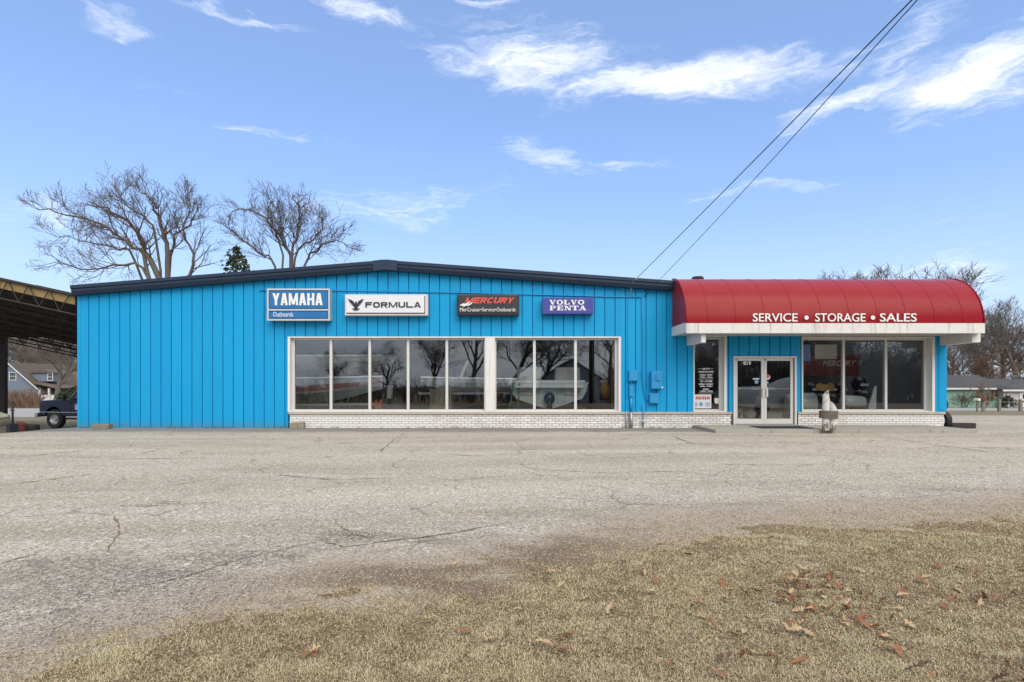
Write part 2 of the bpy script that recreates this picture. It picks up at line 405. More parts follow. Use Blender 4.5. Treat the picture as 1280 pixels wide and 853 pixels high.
def lotmat():
    m = bpy.data.materials.new('worn_gravelly_asphalt'); m.use_nodes = True
    n = NT(m.node_tree); b = n.n['Principled BSDF']; p = n.pos(); x, y, z = n.sep(p)
    flat = n.comb(x, y, 0.)
    att = n.n.new('ShaderNodeAttribute'); att.attribute_name = 'edge'; d = att.outputs['Fac']     # metres from the lawn's edge
    # aggregate: pale stones in grey binder
    v = n.voro(flat, 62.); cellc = v.node.outputs[1]; cr, cg, cb = n.sep(cellc)
    stone = n.ramp(cr, [(0, (.26, .235, .20)), (.25, (.48, .44, .38)), (.7, (.58, .54, .47)), (1, (.72, .69, .63))])
    base = n.mix(n.mr(v, .35, .75), stone, (.40, .365, .31))
    v2 = n.voro(flat, 23., 'F1', 1); r2, g2, b2 = n.sep(v2)
    base = n.mix(n.m('MULTIPLY', n.mr(r2, .82, .9), n.mr(n.noise(flat, 9, 3), .45, .6)), base, (.64, .62, .58))
    base = n.mix(n.m('MULTIPLY', n.mr(g2, .90, .94), .35), base, (.2, .185, .16))
    grain = n.noise(flat, 210, 2, .7)
    base = n.mix(n.mr(grain, .35, .68), n.mix(1., base, (.50, .49, .47), 'MULTIPLY'), base)
    pit = n.noise(flat, 30, 3, .75)
    base = n.mix(n.mr(pit, .60, .36), n.mix(1., base, (1.12, 1.12, 1.1), 'MULTIPLY'), n.mix(1., base, (.62, .60, .57), 'MULTIPLY'))
    v3 = n.voro(flat, 11., 'F1'); r3, g3, b3 = n.sep(v3.node.outputs[1])
    base = n.mix(n.m('MULTIPLY', n.m('MULTIPLY', n.mr(r3, .84, .88), n.mr(v3, .30, .12)), .6), base, (.17, .155, .135))
    base = n.mix(1., base, (1.31, 1.295, 1.255), 'MULTIPLY')
    # large mottling stretched along the building, tracks
    st = n.noise(n.comb(n.m('MULTIPLY', x, .16), n.m('MULTIPLY', y, .75), 0.), 1., 7, .62, .4)
    base = n.mix(n.m('MULTIPLY', n.mr(st, .44, .68), .5), base, n.mix(1., base, (.66, .64, .60), 'MULTIPLY'))
    base = n.mix(n.m('MULTIPLY', n.mr(n.noise(flat, 1.1, 7, .68), .55, .72), .45), base, n.mix(1., base, (.66, .60, .50), 'MULTIPLY'))
    # wheel paths swept paler, and oil drips
    tr = n.noise(n.comb(n.m('MULTIPLY', n.m('ADD', x, n.m('MULTIPLY', y, .5)), .05), n.m('MULTIPLY', n.m('SUBTRACT', y, n.m('MULTIPLY', x, .12)), .9), 6.), 1., 3, .5, .3)
    base = n.mix(n.m('MULTIPLY', n.mr(tr, .52, .64), .30), base, n.mix(1., base, (1.22, 1.21, 1.2), 'MULTIPLY'))
    base = n.mix(n.m('MULTIPLY', n.mr(tr, .46, .36), .28), base, n.mix(1., base, (.72, .70, .66), 'MULTIPLY'))
    oil = n.mr(n.noise(n.comb(x, y, 13.), .9, 3, .4), .68, .76)
    base = n.mix(n.m('MULTIPLY', oil, .4), base, n.mix(1., base, (.45, .44, .43), 'MULTIPLY'))
    # brown debris patches
    br = n.mr(n.noise(n.comb(n.m('MULTIPLY', x, .5), n.m('MULTIPLY', y, 1.3), 4.), 1., 8, .72, .6), .66, .76)
    base = n.mix(n.m('MULTIPLY', br, .6), base, (.27, .20, .125))
    # darker strip along the wall
    wn = n.m('ADD', y, n.m('MULTIPLY', n.m('SUBTRACT', n.noise(flat, .9, 6, .65), .5), 1.3))
    strip = n.m('MULTIPLY', n.mr(wn, 16.35, 16.75), n.mr(x, 5.8, 6.6, 1, 0))
    strip = n.m('MULTIPLY', strip, n.mr(wn, 19.0, 19.3, 1, 0))
    base = n.mix(n.m('MULTIPLY', strip, .85), base, n.mix(n.mr(grain, .3, .7), (.13, .125, .118), (.26, .25, .235)))
    # fine cracking
    wv = n.noise(flat, 1.6, 5, .6, 0, 1)
    wp = n.vm('ADD', flat, n.vm('SCALE', wv, None)); 
    wp.node.inputs[1].default_value = (0, 0, 0)
    sc = n.n.new('ShaderNodeVectorMath'); sc.operation = 'SCALE'; n.put(sc.inputs[0], wv); sc.inputs['Scale'].default_value = .55
    wp = n.vm('ADD', flat, sc.outputs[0])
    e1 = n.voro(wp, .55, 'DISTANCE_TO_EDGE'); e2 = n.voro(wp, 2.6, 'DISTANCE_TO_EDGE'); e3 = n.voro(wp, 6.5, 'DISTANCE_TO_EDGE')
    c1 = n.m('MULTIPLY', n.mr(e1, .004, .013, 1, 0), n.mr(n.noise(flat, .8, 4), .42, .58))
    zone = n.mr(n.noise(flat, .38, 5, .6), .52, .64)
    bad = n.mr(n.m('ADD', d, n.m('MULTIPLY', n.m('SUBTRACT', n.noise(flat, .9, 5), .5), 2.4)), .5, 2.6, 1, 0)   # broken margin
    leftm = n.mr(x, -4.0, .2, 1, 0.3)
    badl = n.m('MULTIPLY', bad, leftm)
    c2 = n.m('MULTIPLY', n.mr(e2, .006, .035, 1, 0), n.m('MAXIMUM', n.m('MULTIPLY', zone, .55), badl))
    c3 = n.m('MULTIPLY', n.mr(e3, .01, .07, 1, 0), n.m('MULTIPLY', badl, n.mr(n.noise(flat, 2.1, 4), .45, .6)))
    crack = n.m('MAXIMUM', n.m('MAXIMUM', c1, c2), c3)
    base = n.mix(n.m('MULTIPLY', crack, .6), base, n.mix(n.noise(flat, .7, 3), (.09, .08, .07), (.20, .155, .10)))
    hole = n.m('MULTIPLY', n.mr(n.noise(n.comb(n.m('MULTIPLY', x, 1.), n.m('MULTIPLY', y, 2.2), 9.), 1.5, 6, .65), .52, .62), badl)
    base = n.mix(n.m('MULTIPLY', hole, .85), base, n.mix(n.mr(grain, .3, .7), (.05, .046, .042), (.13, .12, .105)))
    # crumbled patches at the near left
    blob = None
    for bx, by, rx, ry in ((-2.75, 4.0, 1.0, .5), (-1.5, 5.2, .5, .25), (-2.2, 4.55, .7, .3), (-3.4, 4.3, .6, .5)):
        qx = n.m('DIVIDE', n.m('SUBTRACT', x, bx), rx); qy = n.m('DIVIDE', n.m('SUBTRACT', y, by), ry)
        q_ = n.m('EXPONENT', n.m('MULTIPLY', n.m('ADD', n.m('MULTIPLY', qx, qx), n.m('MULTIPLY', qy, qy)), -1.))
        blob = q_ if blob is None else n.m('MAXIMUM', blob, q_)
    e4 = n.voro(wp, 11., 'DISTANCE_TO_EDGE'); brk = n.noise(flat, 3.2, 6, .7)
    rub = n.mr(n.m('ADD', n.m('MULTIPLY', blob, .62), n.m('MULTIPLY', brk, .9)), .68, .92)
    base = n.mix(n.m('MULTIPLY', rub, .42), base, n.mix(n.mr(pit, .38, .6), (.14, .122, .098), (.44, .41, .35)))
    c4 = n.m('MULTIPLY', n.mr(e4, .03, .16, 1, 0), n.mr(n.m('ADD', n.m('MULTIPLY', blob, .6), n.m('MULTIPLY', brk, .8)), .62, .85))
    crack = n.m('MAXIMUM', crack, c4)
    base = n.mix(n.m('MULTIPLY', c4, .6), base, (.11, .096, .076))
    # dirt margin
    dn = n.m('ADD', d, n.m('MULTIPLY', n.m('SUBTRACT', n.noise(flat, 1.7, 7, .68), .5), 1.2))
    dirtf = n.mr(dn, .1, .85, 1, 0)
    dc = n.mix(n.noise(flat, 3, 7, .7), (.33, .27, .20), (.52, .45, .36))
    dark = n.m('MULTIPLY', n.mr(n.noise(n.comb(n.m('MULTIPLY', x, .8), n.m('MULTIPLY', y, 2.4), 2.), 1.2, 6, .65), .38, .56), n.mr(dn, .0, .55, 1, 0))
    dc = n.mix(n.m('MULTIPLY', dark, n.m('MULTIPLY', n.mr(x, -2.2, -.6, .3, .9), n.mr(x, .5, 1.7, 1, .12))), dc, (.17, .118, .072))
    clod = n.noise(flat, 55, 4, .8)
    dc = n.mix(n.mr(clod, .36, .62), n.mix(1., dc, (.55, .53, .50), 'MULTIPLY'), n.mix(1., dc, (1.2, 1.18, 1.14), 'MULTIPLY'))
    dc = n.mix(n.m('MULTIPLY', n.mr(cr, .80, .86), n.mr(v, .55, .3)), dc, (.42, .38, .32))
    dc = n.mix(n.m('MULTIPLY', n.mr(cg, .80, .86), .7), dc, (.10, .075, .05))
    base = n.mix(n.m('MULTIPLY', dirtf, .93), base, dc)
    n.put(b.inputs['Base Color'], base); b.inputs['Roughness'].default_value = .93; b.inputs['Specular IOR Level'].default_value = .15
    h = n.m('SUBTRACT', n.m('ADD', n.m('MULTIPLY', n.mr(v, 0., .8, 1, 0), .5), n.m('ADD', n.m('MULTIPLY', grain, .4), n.m('MULTIPLY', n.m('MULTIPLY', clod, dirtf), 1.4))), n.m('ADD', n.m('MULTIPLY', crack, 1.6), n.m('MULTIPLY', hole, 1.2)))
    n.put(b.inputs['Normal'], n.bump(h, .55, .008)); return m
M['lot'] = lotmat()
def soilmat():
    m = bpy.data.materials.new('thatch_and_soil'); m.use_nodes = True
    n = NT(m.node_tree); b = n.n['Principled BSDF']; p = n.pos()
    c = n.mix(n.noise(p, 1.8, 6, .65), (.17, .122, .072), (.29, .225, .14))
    k = n.noise(p, 60, 4, .8); c = n.mix(n.mr(k, .36, .62), n.mix(1., c, (.45, .43, .40), 'MULTIPLY'), n.mix(1., c, (1.25, 1.22, 1.15), 'MULTIPLY'))
    vv = n.voro(p, 75.); q1, q2, q3 = n.sep(vv.node.outputs[1])
    c = n.mix(n.mr(q1, .80, .86), c, (.42, .35, .22)); c = n.mix(n.m('MULTIPLY', n.mr(q2, .82, .88), .8), c, (.07, .05, .032))
    n.put(b.inputs['Base Color'], c); b.inputs['Roughness'].default_value = .95; b.inputs['Specular IOR Level'].default_value = .1
    n.put(b.inputs['Normal'], n.bump(k, .9, .012)); return m
M['soil'] = soilmat()
M['farlawn'] = mat('dormant_lawn_far', (.20, .165, .085), .95, .3, .5, bump=.5, bscale=14, dirt=(.13, .12, .05), fine=.25)
M['road'] = mat('pale_road_asphalt', (.34, .33, .31), .9, .12, .4, bump=.2, fine=.15)

# ------------------------------------------------------------------ ground
def sheet(name, xs, ys, zf, m, skip=None):
    nx, ny = len(xs), len(ys)
    vs = [(x, y, zf(x, y)) for y in ys for x in xs]
    fs = []
    for j in range(ny - 1):
        for i in range(nx - 1):
            if skip and skip((xs[i] + xs[i + 1]) / 2, (ys[j] + ys[j + 1]) / 2): continue
            a = j * nx + i; fs.append((a, a + 1, a + nx + 1, a + nx))
    mb = MB(); mb.v = vs; mb.f = fs
    return mb.build(name, m, smooth=True)
def lin(a, b, n): return [a + (b - a) * i / n for i in range(n + 1)]
gx = lin(-900, -120, 6)[:-1] + lin(-120, 120, 60)[:-1] + lin(120, 900, 6); gy = lin(-500, -60, 5)[:-1] + lin(-60, 120, 60)[:-1] + lin(120, 1200, 8)
tag(sheet('ground', gx, gy, lambda x, y: hz(x, y) - .12, M['farlawn']), kind='structure')
def lot_skip(x, y):
    if x < -14.2 and y > 19.2 + .4 * math.sin(x * 1.7): return True
    return y < yb(x) - 1.2
lot = sheet('parking_lot', lin(-34, 60, 188), lin(-14, 32, 184), lambda x, y: hz(x, y), M['lot'], lot_skip)
tag(lot, kind='structure')
ed = lot.data.attributes.new('edge', 'FLOAT', 'POINT')
ed.data.foreach_set('value', [v.co.y - yb(v.co.x) for v in lot.data.vertices])
tag(sheet('street', lin(-160, -13.9, 60), lin(39, 76, 24), lambda x, y: hz(x, y) + .02, M['road']), kind='structure')
tag(sheet('driveway', lin(14.5, 130, 40), lin(46, 61, 8), lambda x, y: hz(x, y) + .004, M['road']), kind='structure')
tag(sheet('grass_verge', lin(-60, -14.0, 92), lin(19.0, 39.0, 40), lambda x, y: hz(x, y) + .006 - .05 * ss(19.6, 19.0, y), M['farlawn']), kind='structure')
tag(sheet('roadside_verge', lin(14.2, 130, 40), lin(32.0, 46.0, 8), lambda x, y: hz(x, y) + .006, M['farlawn']), kind='structure')
tag(sheet('road', lin(-200, 200, 60), lin(-26, -15, 8), lambda x, y: hz(x, y) + .004, M['road']), kind='structure')

from mathutils import noise as mn
def lawn_z(x, y):
    d = yb(x) - y + .20  # positive inside the lawn
    d += .17 * mn.noise((x * 1.3, y * 1.3, 0)) + .12 * mn.noise((x * 4.1, y * 4.1, 3))
    k = -.03 + .075 * ss(-.15, 2.2, d) + .022 * mn.noise((x * 1.9, y * 1.9, 7)) * ss(.1, .8, d) + .012 * mn.noise((x * 6, y * 6, 2)) * ss(0, .5, d)
    return hz(x, y) + k, d
lx = lin(-30, -4.4, 30)[:-1] + lin(-4.4, 9, 220)[:-1] + lin(9, 40, 30); ly = lin(-14.5, 1.6, 30)[:-1] + lin(1.6, 8.4, 120)
def _skip(x, y): return y > yb(x) + .8
tag(sheet('lawn', lx, ly, lambda x, y: lawn_z(x, y)[0], M['soil'], _skip), kind='structure')

# dormant turf: single blades
def grass_mat():
    m = bpy.data.materials.new('dormant_grass_blades'); m.use_nodes = True
    n = NT(m.node_tree); b = n.n['Principled BSDF']
    a = n.n.new('ShaderNodeAttribute'); a.attribute_name = 'tone'
    c = n.ramp(a.outputs['Fac'], [(0, (.13, .095, .05)), (.22, (.33, .25, .135)), (.5, (.47, .385, .235)), (.74, (.62, .54, .37)), (.83, (.38, .335, .15)), (1, (.19, .20, .06))])
    n.put(b.inputs['Base Color'], c); b.inputs['Roughness'].default_value = .75; b.inputs['Specular IOR Level'].default_value = .2
    return m
def grass():
    rs = np.random.RandomState(5)
    N = 800000
    # denser close to the camera
    y = 2.1 + (rs.rand(N) ** 1.25) * 5.2
    x = (rs.rand(N) * 2.12 - 1.06) * (y * .94 + .3)
    gs = .035; x0, y0 = -8., 2.0; nx, ny = int(16 / gs) + 2, int(5.6 / gs) + 2       # fields sampled on a grid, then interpolated
    Fd = np.empty((5, ny, nx))
    for j in range(ny):
        for i in range(nx):
            a, b = x0 + i * gs, y0 + j * gs
            Fd[0, j, i], Fd[1, j, i] = lawn_z(a, b)
            Fd[2, j, i] = mn.noise((a * 2.1, b * 2.1, 11.)); Fd[3, j, i] = mn.noise((a * 6.5, b * 6.5, 5.)); Fd[4, j, i] = mn.noise((a * .7, b * .7, 2.))
    u = np.clip((x - x0) / gs, 0, nx - 1.001); v = np.clip((y - y0) / gs, 0, ny - 1.001); iu, iv = u.astype(int), v.astype(int); fu, fv = u - iu, v - iv
    S = Fd[:, iv, iu] * (1 - fu) * (1 - fv) + Fd[:, iv, iu + 1] * fu * (1 - fv) + Fd[:, iv + 1, iu] * (1 - fu) * fv + Fd[:, iv + 1, iu + 1] * fu * fv
    z, d, p1, p2, p3 = S
    t = np.clip((d + .35 * p1 + .40 * p2 + .20) / 1.5, 0, 1); edge = np.maximum(t * t * (3 - 2 * t), .035 * (d > -.4))
    keep = rs.rand(N) < edge * (.80 + .5 * p1 + .5 * p2)
    g = p3 * .8 + p1 * .5; th = p2 + .9 * (edge - 1)
    keep0 = keep; z = np.maximum(z, -.001); x, y, z, g, th = x[keep], y[keep], z[keep], g[keep], th[keep]; N = len(x)
    ang = rs.rand(N) * 2 * np.pi; L = (.009 + .020 * rs.rand(N)) * np.clip(1 + .45 * th, .35, 1.6); wd = .0007 + .0009 * rs.rand(N) + .00028 * (y - 2)
    lay = .35 + .65 * rs.rand(N) ** .5                      # how flat the blade lies
    hx, hy = np.cos(ang), np.sin(ang); sx, sy = -hy, hx
    r1, h1 = L * .5 * lay, L * (1 - .65 * lay) * .6; r2, h2 = L * lay * 1.1, L * (1 - .85 * lay)
    V = np.empty((N, 5, 3), np.float32)
    V[:, 0] = np.stack([x - sx * wd, y - sy * wd, z - .004], 1); V[:, 1] = np.stack([x + sx * wd, y + sy * wd, z - .004], 1)
    V[:, 2] = np.stack([x + hx * r1 + sx * wd * .8, y + hy * r1 + sy * wd * .8, z + h1], 1); V[:, 3] = np.stack([x + hx * r1 - sx * wd * .8, y + hy * r1 - sy * wd * .8, z + h1], 1)
    V[:, 4] = np.stack([x + hx * r2, y + hy * r2, z + h2 + .001], 1)
    tone = np.clip(rs.normal(.46, .25, N) + .22 * th + .22 * p1[keep0] + .16 * p3[keep0], 0, .78)
    green = rs.rand(N) < np.clip(.03 + .36 * g, .01, .42); tone[green] = .80 + .2 * rs.rand(green.sum())
    me = bpy.data.meshes.new('dormant_grass')
    me.vertices.add(N * 5); me.vertices.foreach_set('co', V.ravel())
    idx = np.arange(N)[:, None] * 5
    loops = np.concatenate([idx + 0, idx + 1, idx + 2, idx + 3, idx + 3, idx + 2, idx + 4], 1)
    me.loops.add(N * 7); me.loops.foreach_set('vertex_index', loops.ravel().astype(np.int32))
    me.polygons.add(N * 2)
    stt = (np.arange(N)[:, None] * 7 + np.array([[0, 4]])).ravel(); me.polygons.foreach_set('loop_start', stt.astype(np.int32))
    me.update(calc_edges=True)
    at = me.attributes.new('tone', 'FLOAT', 'POINT'); at.data.foreach_set('value', np.repeat(tone, 5).astype(np.float32))
    me.materials.append(grass_mat()); me.validate()
    tag(link('dormant_grass', me), 'short straw coloured dormant grass with green shoots on the lawn', 'grass', kind='stuff')
grass()

def loose_stones():
    m = bpy.data.materials.new('pale_gravel'); m.use_nodes = True
    n = NT(m.node_tree); b = n.n['Principled BSDF']; a = n.n.new('ShaderNodeAttribute'); a.attribute_name = 'tone'
    n.put(b.inputs['Base Color'], n.ramp(a.outputs['Fac'], [(0, (.14, .13, .115)), (.5, (.34, .315, .275)), (1, (.44, .41, .37))])); b.inputs['Roughness'].default_value = .9
    rs = np.random.RandomState(3); vs = []; fs = []; tn = []
    oct_ = [(1, 0, 0), (0, 1, 0), (-1, 0, 0), (0, -1, 0), (0, 0, 1), (0, 0, -1)]
    of = [(0, 1, 4), (1, 2, 4), (2, 3, 4), (3, 0, 4), (1, 0, 5), (2, 1, 5), (3, 2, 5), (0, 3, 5)]
    k = 0
    while k < 20000:
        y = 2.5 + 8 * rs.rand() ** 1.6; x = (rs.rand() * 2 - 1.0) * (y * .95)
        d = y - yb(x)
        if d < -.15: continue
        pr = (.25 + .9 * ss(-.5, -4, x)) * ss(3.6, .4, d) * (.3 + max(0, .6 + mn.noise((x * 1.2, y * 1.2, 4)) * 1.4))
        if rs.rand() > pr: continue
        s = .002 + .006 * rs.rand() ** 3 + .0005 * y; z = hz(x, y); b0 = len(vs); a = rs.rand() * 6
        for q in oct_:
            u = (q[0] * math.cos(a) - q[1] * math.sin(a), q[0] * math.sin(a) + q[1] * math.cos(a), q[2] * .6)
            vs.append(tuple(c + w_ * s * (.7 + .6 * rs.rand()) for c, w_ in zip((x, y, z + s * .3), u)))
        fs += [tuple(b0 + i for i in f) for f in of]; tn += [rs.rand()] * 6; k += 1
    mb = MB(); mb.v = vs; mb.f = fs; o = mb.build('loose_gravel', m)
    at = o.data.attributes.new('tone', 'FLOAT', 'POINT'); at.data.foreach_set('value', tn)
    tag(o, 'loose pale gravel scattered along the broken edge of the lot', 'gravel', kind='stuff')
loose_stones()

# long cracks in the asphalt: ragged recessed fillings
M['crackfill'] = mat('crack_dirt', (.135, .115, .085), .95, .5, 8, bump=.5, fine=.3)
M['cracktan'] = mat('crack_dead_grass', (.22, .15, .07), .95, .4, 8, bump=.6, fine=.3)
def crack(pts, wid, m, seed):
    q = random.Random(seed); g = [Vector(((px - 640) * d / F, d, 0)) for px, py in pts for d in [CZ * F / (py - HZ)]]
    L = []; n = 9
    for a, b in zip(g, g[1:]):
        for i in range(n): L.append(a.lerp(b, i / n))
    L.append(g[-1]); mb = MB(); vs = []; prev = None
    for i, p in enumerate(L):
        t = (L[min(i + 1, len(L) - 1)] - L[max(0, i - 1)]).normalized(); s = Vector((-t.y, t.x, 0))
        p = p + s * q.gauss(0, wid * .7); ww = wid * max(.12, .5 + q.gauss(0, .35)) * min(1, .15 + 4 * min(i, len(L) - 1 - i) / len(L))
        z = hz(p.x, p.y) + .004
        vs += [(p.x - s.x * ww, p.y - s.y * ww, z), (p.x + s.x * ww, p.y + s.y * ww, z)]
    mb.v = vs; mb.f = [(2 * i, 2 * i + 1, 2 * i + 3, 2 * i + 2) for i in range(len(L) - 1)]
    mb.build('crack', m, lot)
for i, (pts, wd_, mm) in enumerate([
    ([(0, 607), (60, 600), (120, 592)], .05, 'cracktan'), ([(0, 573), (60, 568), (110, 563)], .04, 'crackfill'), ([(60, 570), (150, 574), (300, 572)], .035, 'cracktan'),
    ([(476, 566), (482, 558), (505, 541)], .05, 'crackfill'), ([(110, 563), (240, 556), (330, 548)], .03, 'crackfill'), ([(478, 566), (520, 568), (600, 570), (680, 566)], .025, 'crackfill'),
    ([(840, 545), (868, 556)], .05, 'crackfill'), ([(1080, 543), (1170, 556), (1280, 572)], .035, 'crackfill'), ([(640, 652), (560, 668), (430, 684), (400, 676)], .022, 'crackfill'),
    ([(400, 676), (300, 700), (230, 722), (120, 745)], .02, 'crackfill'), ([(140, 640), (150, 660), (135, 690)], .022, 'cracktan'), ([(420, 655), (440, 668), (470, 674)], .02, 'crackfill'),
    ([(0, 705), (30, 697), (50, 693)], .02, 'crackfill'), ([(640, 585), (760, 592), (900, 588)], .022, 'crackfill'), ([(300, 590), (420, 600), (560, 596)], .02, 'crackfill')]):
    crack(pts, wd_ * .62, M[mm], i)

# ------------------------------------------------------------------ the dealership building
Y0 = 18.0
XL, XR = fx(98), fx(1182)
B = empty('boat_dealership', (0, 20, 0), 'long bright blue metal sided showroom building with white brick base and low gable', 'building')
RIDGE = (-4.0, 5.30)
def roof_z(x):                                # underside line of the rake trim on the facade
    return (5.30 - .080 * (RIDGE[0] - x) if x < RIDGE[0] else 5.30 - .0714 * (x - RIDGE[0])) - .20
AX = fx(862)                                  # where the gable ends behind the awning
def wall_top(x): return roof_z(x) if x < AX else 4.50
Z_SILL = fz(515)
openings = [(fx(360), fx(776), -.3, fz(421)), (fx(866.5), fx(908), -.3, fz(422)), (fx(916), fx(996), -.3, fz(445)), (fx(1002), fx(1168), -.3, fz(422)),
            (fx(776), fx(866.5), -.3, Z_SILL), (fx(908), fx(916), -.3, Z_SILL), (fx(996), fx(1002), -.3, Z_SILL), (fx(1168), XR, -.3, Z_SILL)]
STEP = 12.9 / 39
MB().box(XL + .02, fx(360) - .0, Y0 + .045, Y0 + .10, -.3, roof_z(XL) - .02).build('sheathing', M['blue'], B)
bk = MB()
for a, b, z0, z1 in openings:
    zt = min(wall_top(a + .01), wall_top(b - .01))
    bk.box(a + .001, b - .001, Y0 + .045, Y0 + .10, z1 + .004, zt)
bk.build('sheathing', M['blue'], B)
gb = MB(); gb.prism([(XL + .02, roof_z(XL) - .02), (AX, roof_z(XL) - .02), (AX, roof_z(AX)), (RIDGE[0], roof_z(RIDGE[0])), (XL + .02, roof_z(XL))], Y0 + .101, Y0 + .15); gb.build('sheathing', M['blue'], B)
def panel(a, b, z0, za, zb, ga, gb_):
    mb = MB(); y = Y0; r = .044
    l0, l1 = (a + (.006 if ga else 0), a + (.016 if ga else .002)); r1, r0 = (b - (.016 if gb_ else .002), b - (.006 if gb_ else 0))
    def zt(x): return za + (zb - za) * (x - a) / (b - a)
    xs = [(l0, y + r), (l1, y), (r1, y), (r0, y + r)]
    mb.v = [(x, yy, z0) for x, yy in xs] + [(x, yy, zt(x)) for x, yy in xs]
    mb.f = [(0, 1, 5, 4), (1, 2, 6, 5), (2, 3, 7, 6), (3, 2, 1, 0), (4, 5, 6, 7)]
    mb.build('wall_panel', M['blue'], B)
x = XL
cuts = sorted({round(q, 4) for o in openings for q in o[:2]})
while x < XR - .01:
    e = min(x + STEP, XR)
    if XR - e < .12: e = XR
    sub = [x] + [c for c in cuts if x + .002 < c < e - .002] + [e]
    for a, b in zip(sub, sub[1:]):
        if b - a < .03: continue
        z0 = -.06 + hz(a, 18)
        mid = (a + b) / 2
        for o in openings:
            if o[0] - 1e-3 <= mid <= o[1] + 1e-3: z0 = o[3]
        panel(a, b, z0, wall_top(a) if mid < AX else 4.5, wall_top(b) if mid < AX else 4.5, a == x, b == e)
    x = e
# hidden flanks and back
MB().box(XL + .001, XL + .12, Y0 + .101, 44, -1.2, roof_z(XL) - .03).build('side_wall', M['blue'], B)
MB().box(XR - .12, XR, Y0 + .101, 32, -.8, 4.5).build('side_wall', M['blue'], B)
MB().box(AX, XR, 32, 32.1, -.8, 4.5).build('rear_wall', M['blue'], B)
MB().box(XL, AX, 44, 44.1, -1.2, 4.2).build('rear_wall', M['blue'], B)
rf = MB()
for a, b in ((XL - .12, RIDGE[0]), (RIDGE[0], AX)):
    za, zb = roof_z(a) + .12, roof_z(b) + .12
    for y0, y1, nm, mm in ((17.9, 19.2, 'roof', 'navy'), (24.4, 44.2, 'roof', 'navy'), (19.2, 24.4, 'added_skylight', 'glass')):  # glazed gap added to the roof to bring daylight onto the boats
        rf = MB(); rf.add([(a, y0, za), (b, y0, zb), (b, y1, zb), (a, y1, za)] + ([(a, y0, za + .06), (b, y0, zb + .06), (b, y1, zb + .06), (a, y1, za + .06)] if nm == 'roof' else []),
           [(3, 2, 1, 0), (4, 5, 6, 7), (0, 1, 5, 4), (2, 3, 7, 6), (3, 0, 4, 7), (1, 2, 6, 5)] if nm == 'roof' else [(0, 1, 2, 3)])
        rf.build(nm, M[mm], B)
MB().box(AX, XR + .05, Y0 + .1, 19.0, 4.50, 4.60).build('flat_roof', M['shingle'], B)
MB().box(AX, XR + .05, 24.0, 32.2, 4.50, 4.60).build('flat_roof', M['shingle'], B)
MB().add([(AX, 19.0, 4.55), (XR, 19.0, 4.55), (XR, 24.0, 4.55), (AX, 24.0, 4.55)], [(0, 1, 2, 3)]).build('added_skylight', M['glass'], B)  # added roof glazing, lets daylight into the right showroom
# rake trim: an upper band, a recessed shadow line and a lower lip
def rake(xa, xb, name):
    za, zb = [(5.317 - .080 * (RIDGE[0] - q) if q <= RIDGE[0] else 5.317 - .0714 * (q - RIDGE[0])) for q in (xa, xb)]
    prof = [(17.70, -.005), (17.70, -.10), (17.74, -.125), (17.74, -.19), (17.80, -.30), (18.03, -.30), (18.03, 0.0), (17.71, .0)]
    mb = MB(); n = len(prof)
    mb.v = [(xa, y, za + dz_) for y, dz_ in prof] + [(xb, y, zb + dz_) for y, dz_ in prof]
    mb.f = [tuple(range(n)), tuple(range(2 * n - 1, n - 1, -1))] + [(i, i + n, (i + 1) % n + n, (i + 1) % n) for i in range(n)]
    return mb.build(name, M['navy'], B)
rake(fx(88, 17.72), fx(304, 17.72) - .004, 'rake_trim'); rake(fx(304, 17.72), RIDGE[0] - .002, 'rake_trim'); rake(RIDGE[0] + .002, fx(668, 17.72) - .004, 'rake_trim'); rake(fx(668, 17.72), fx(846, 17.72), 'rake_trim')
rc = MB(); xm = RIDGE[0]
rc.prism([(xm - .38, 5.317 - .31 - .034), (xm, 5.317 - .305), (xm + .38, 5.317 - .31 - .030), (xm + .38, 5.317 + .008 - .030), (xm + .1, 5.324), (xm - .1, 5.324), (xm - .38, 5.317 + .008 - .034)], 17.685, 18.06)
rc.build('ridge_cap', M['navy'], B)
cor = MB(); cor.prism([(XL - .03, -.1), (XL + .06, -.1), (XL + .06, roof_z(XL) + .0), (XL - .03, roof_z(XL) - .01)], Y0 - .012, Y0 + .05); cor.build('corner_trim', M['blue'], B, bevel=.006)
MB().box(XR - .22, XR + .03, Y0 - .014, Y0 - .001, Z_SILL + .05, 4.2).build('corner_trim', M['blue'], B, bevel=.004)
MB().prism([(fx(846, 17.72), 4.3), (fx(858), 4.3), (fx(858), 4.62), (fx(846, 17.72), 4.66)], 17.78, 18.02).build('rake_trim', M['navy'], B)

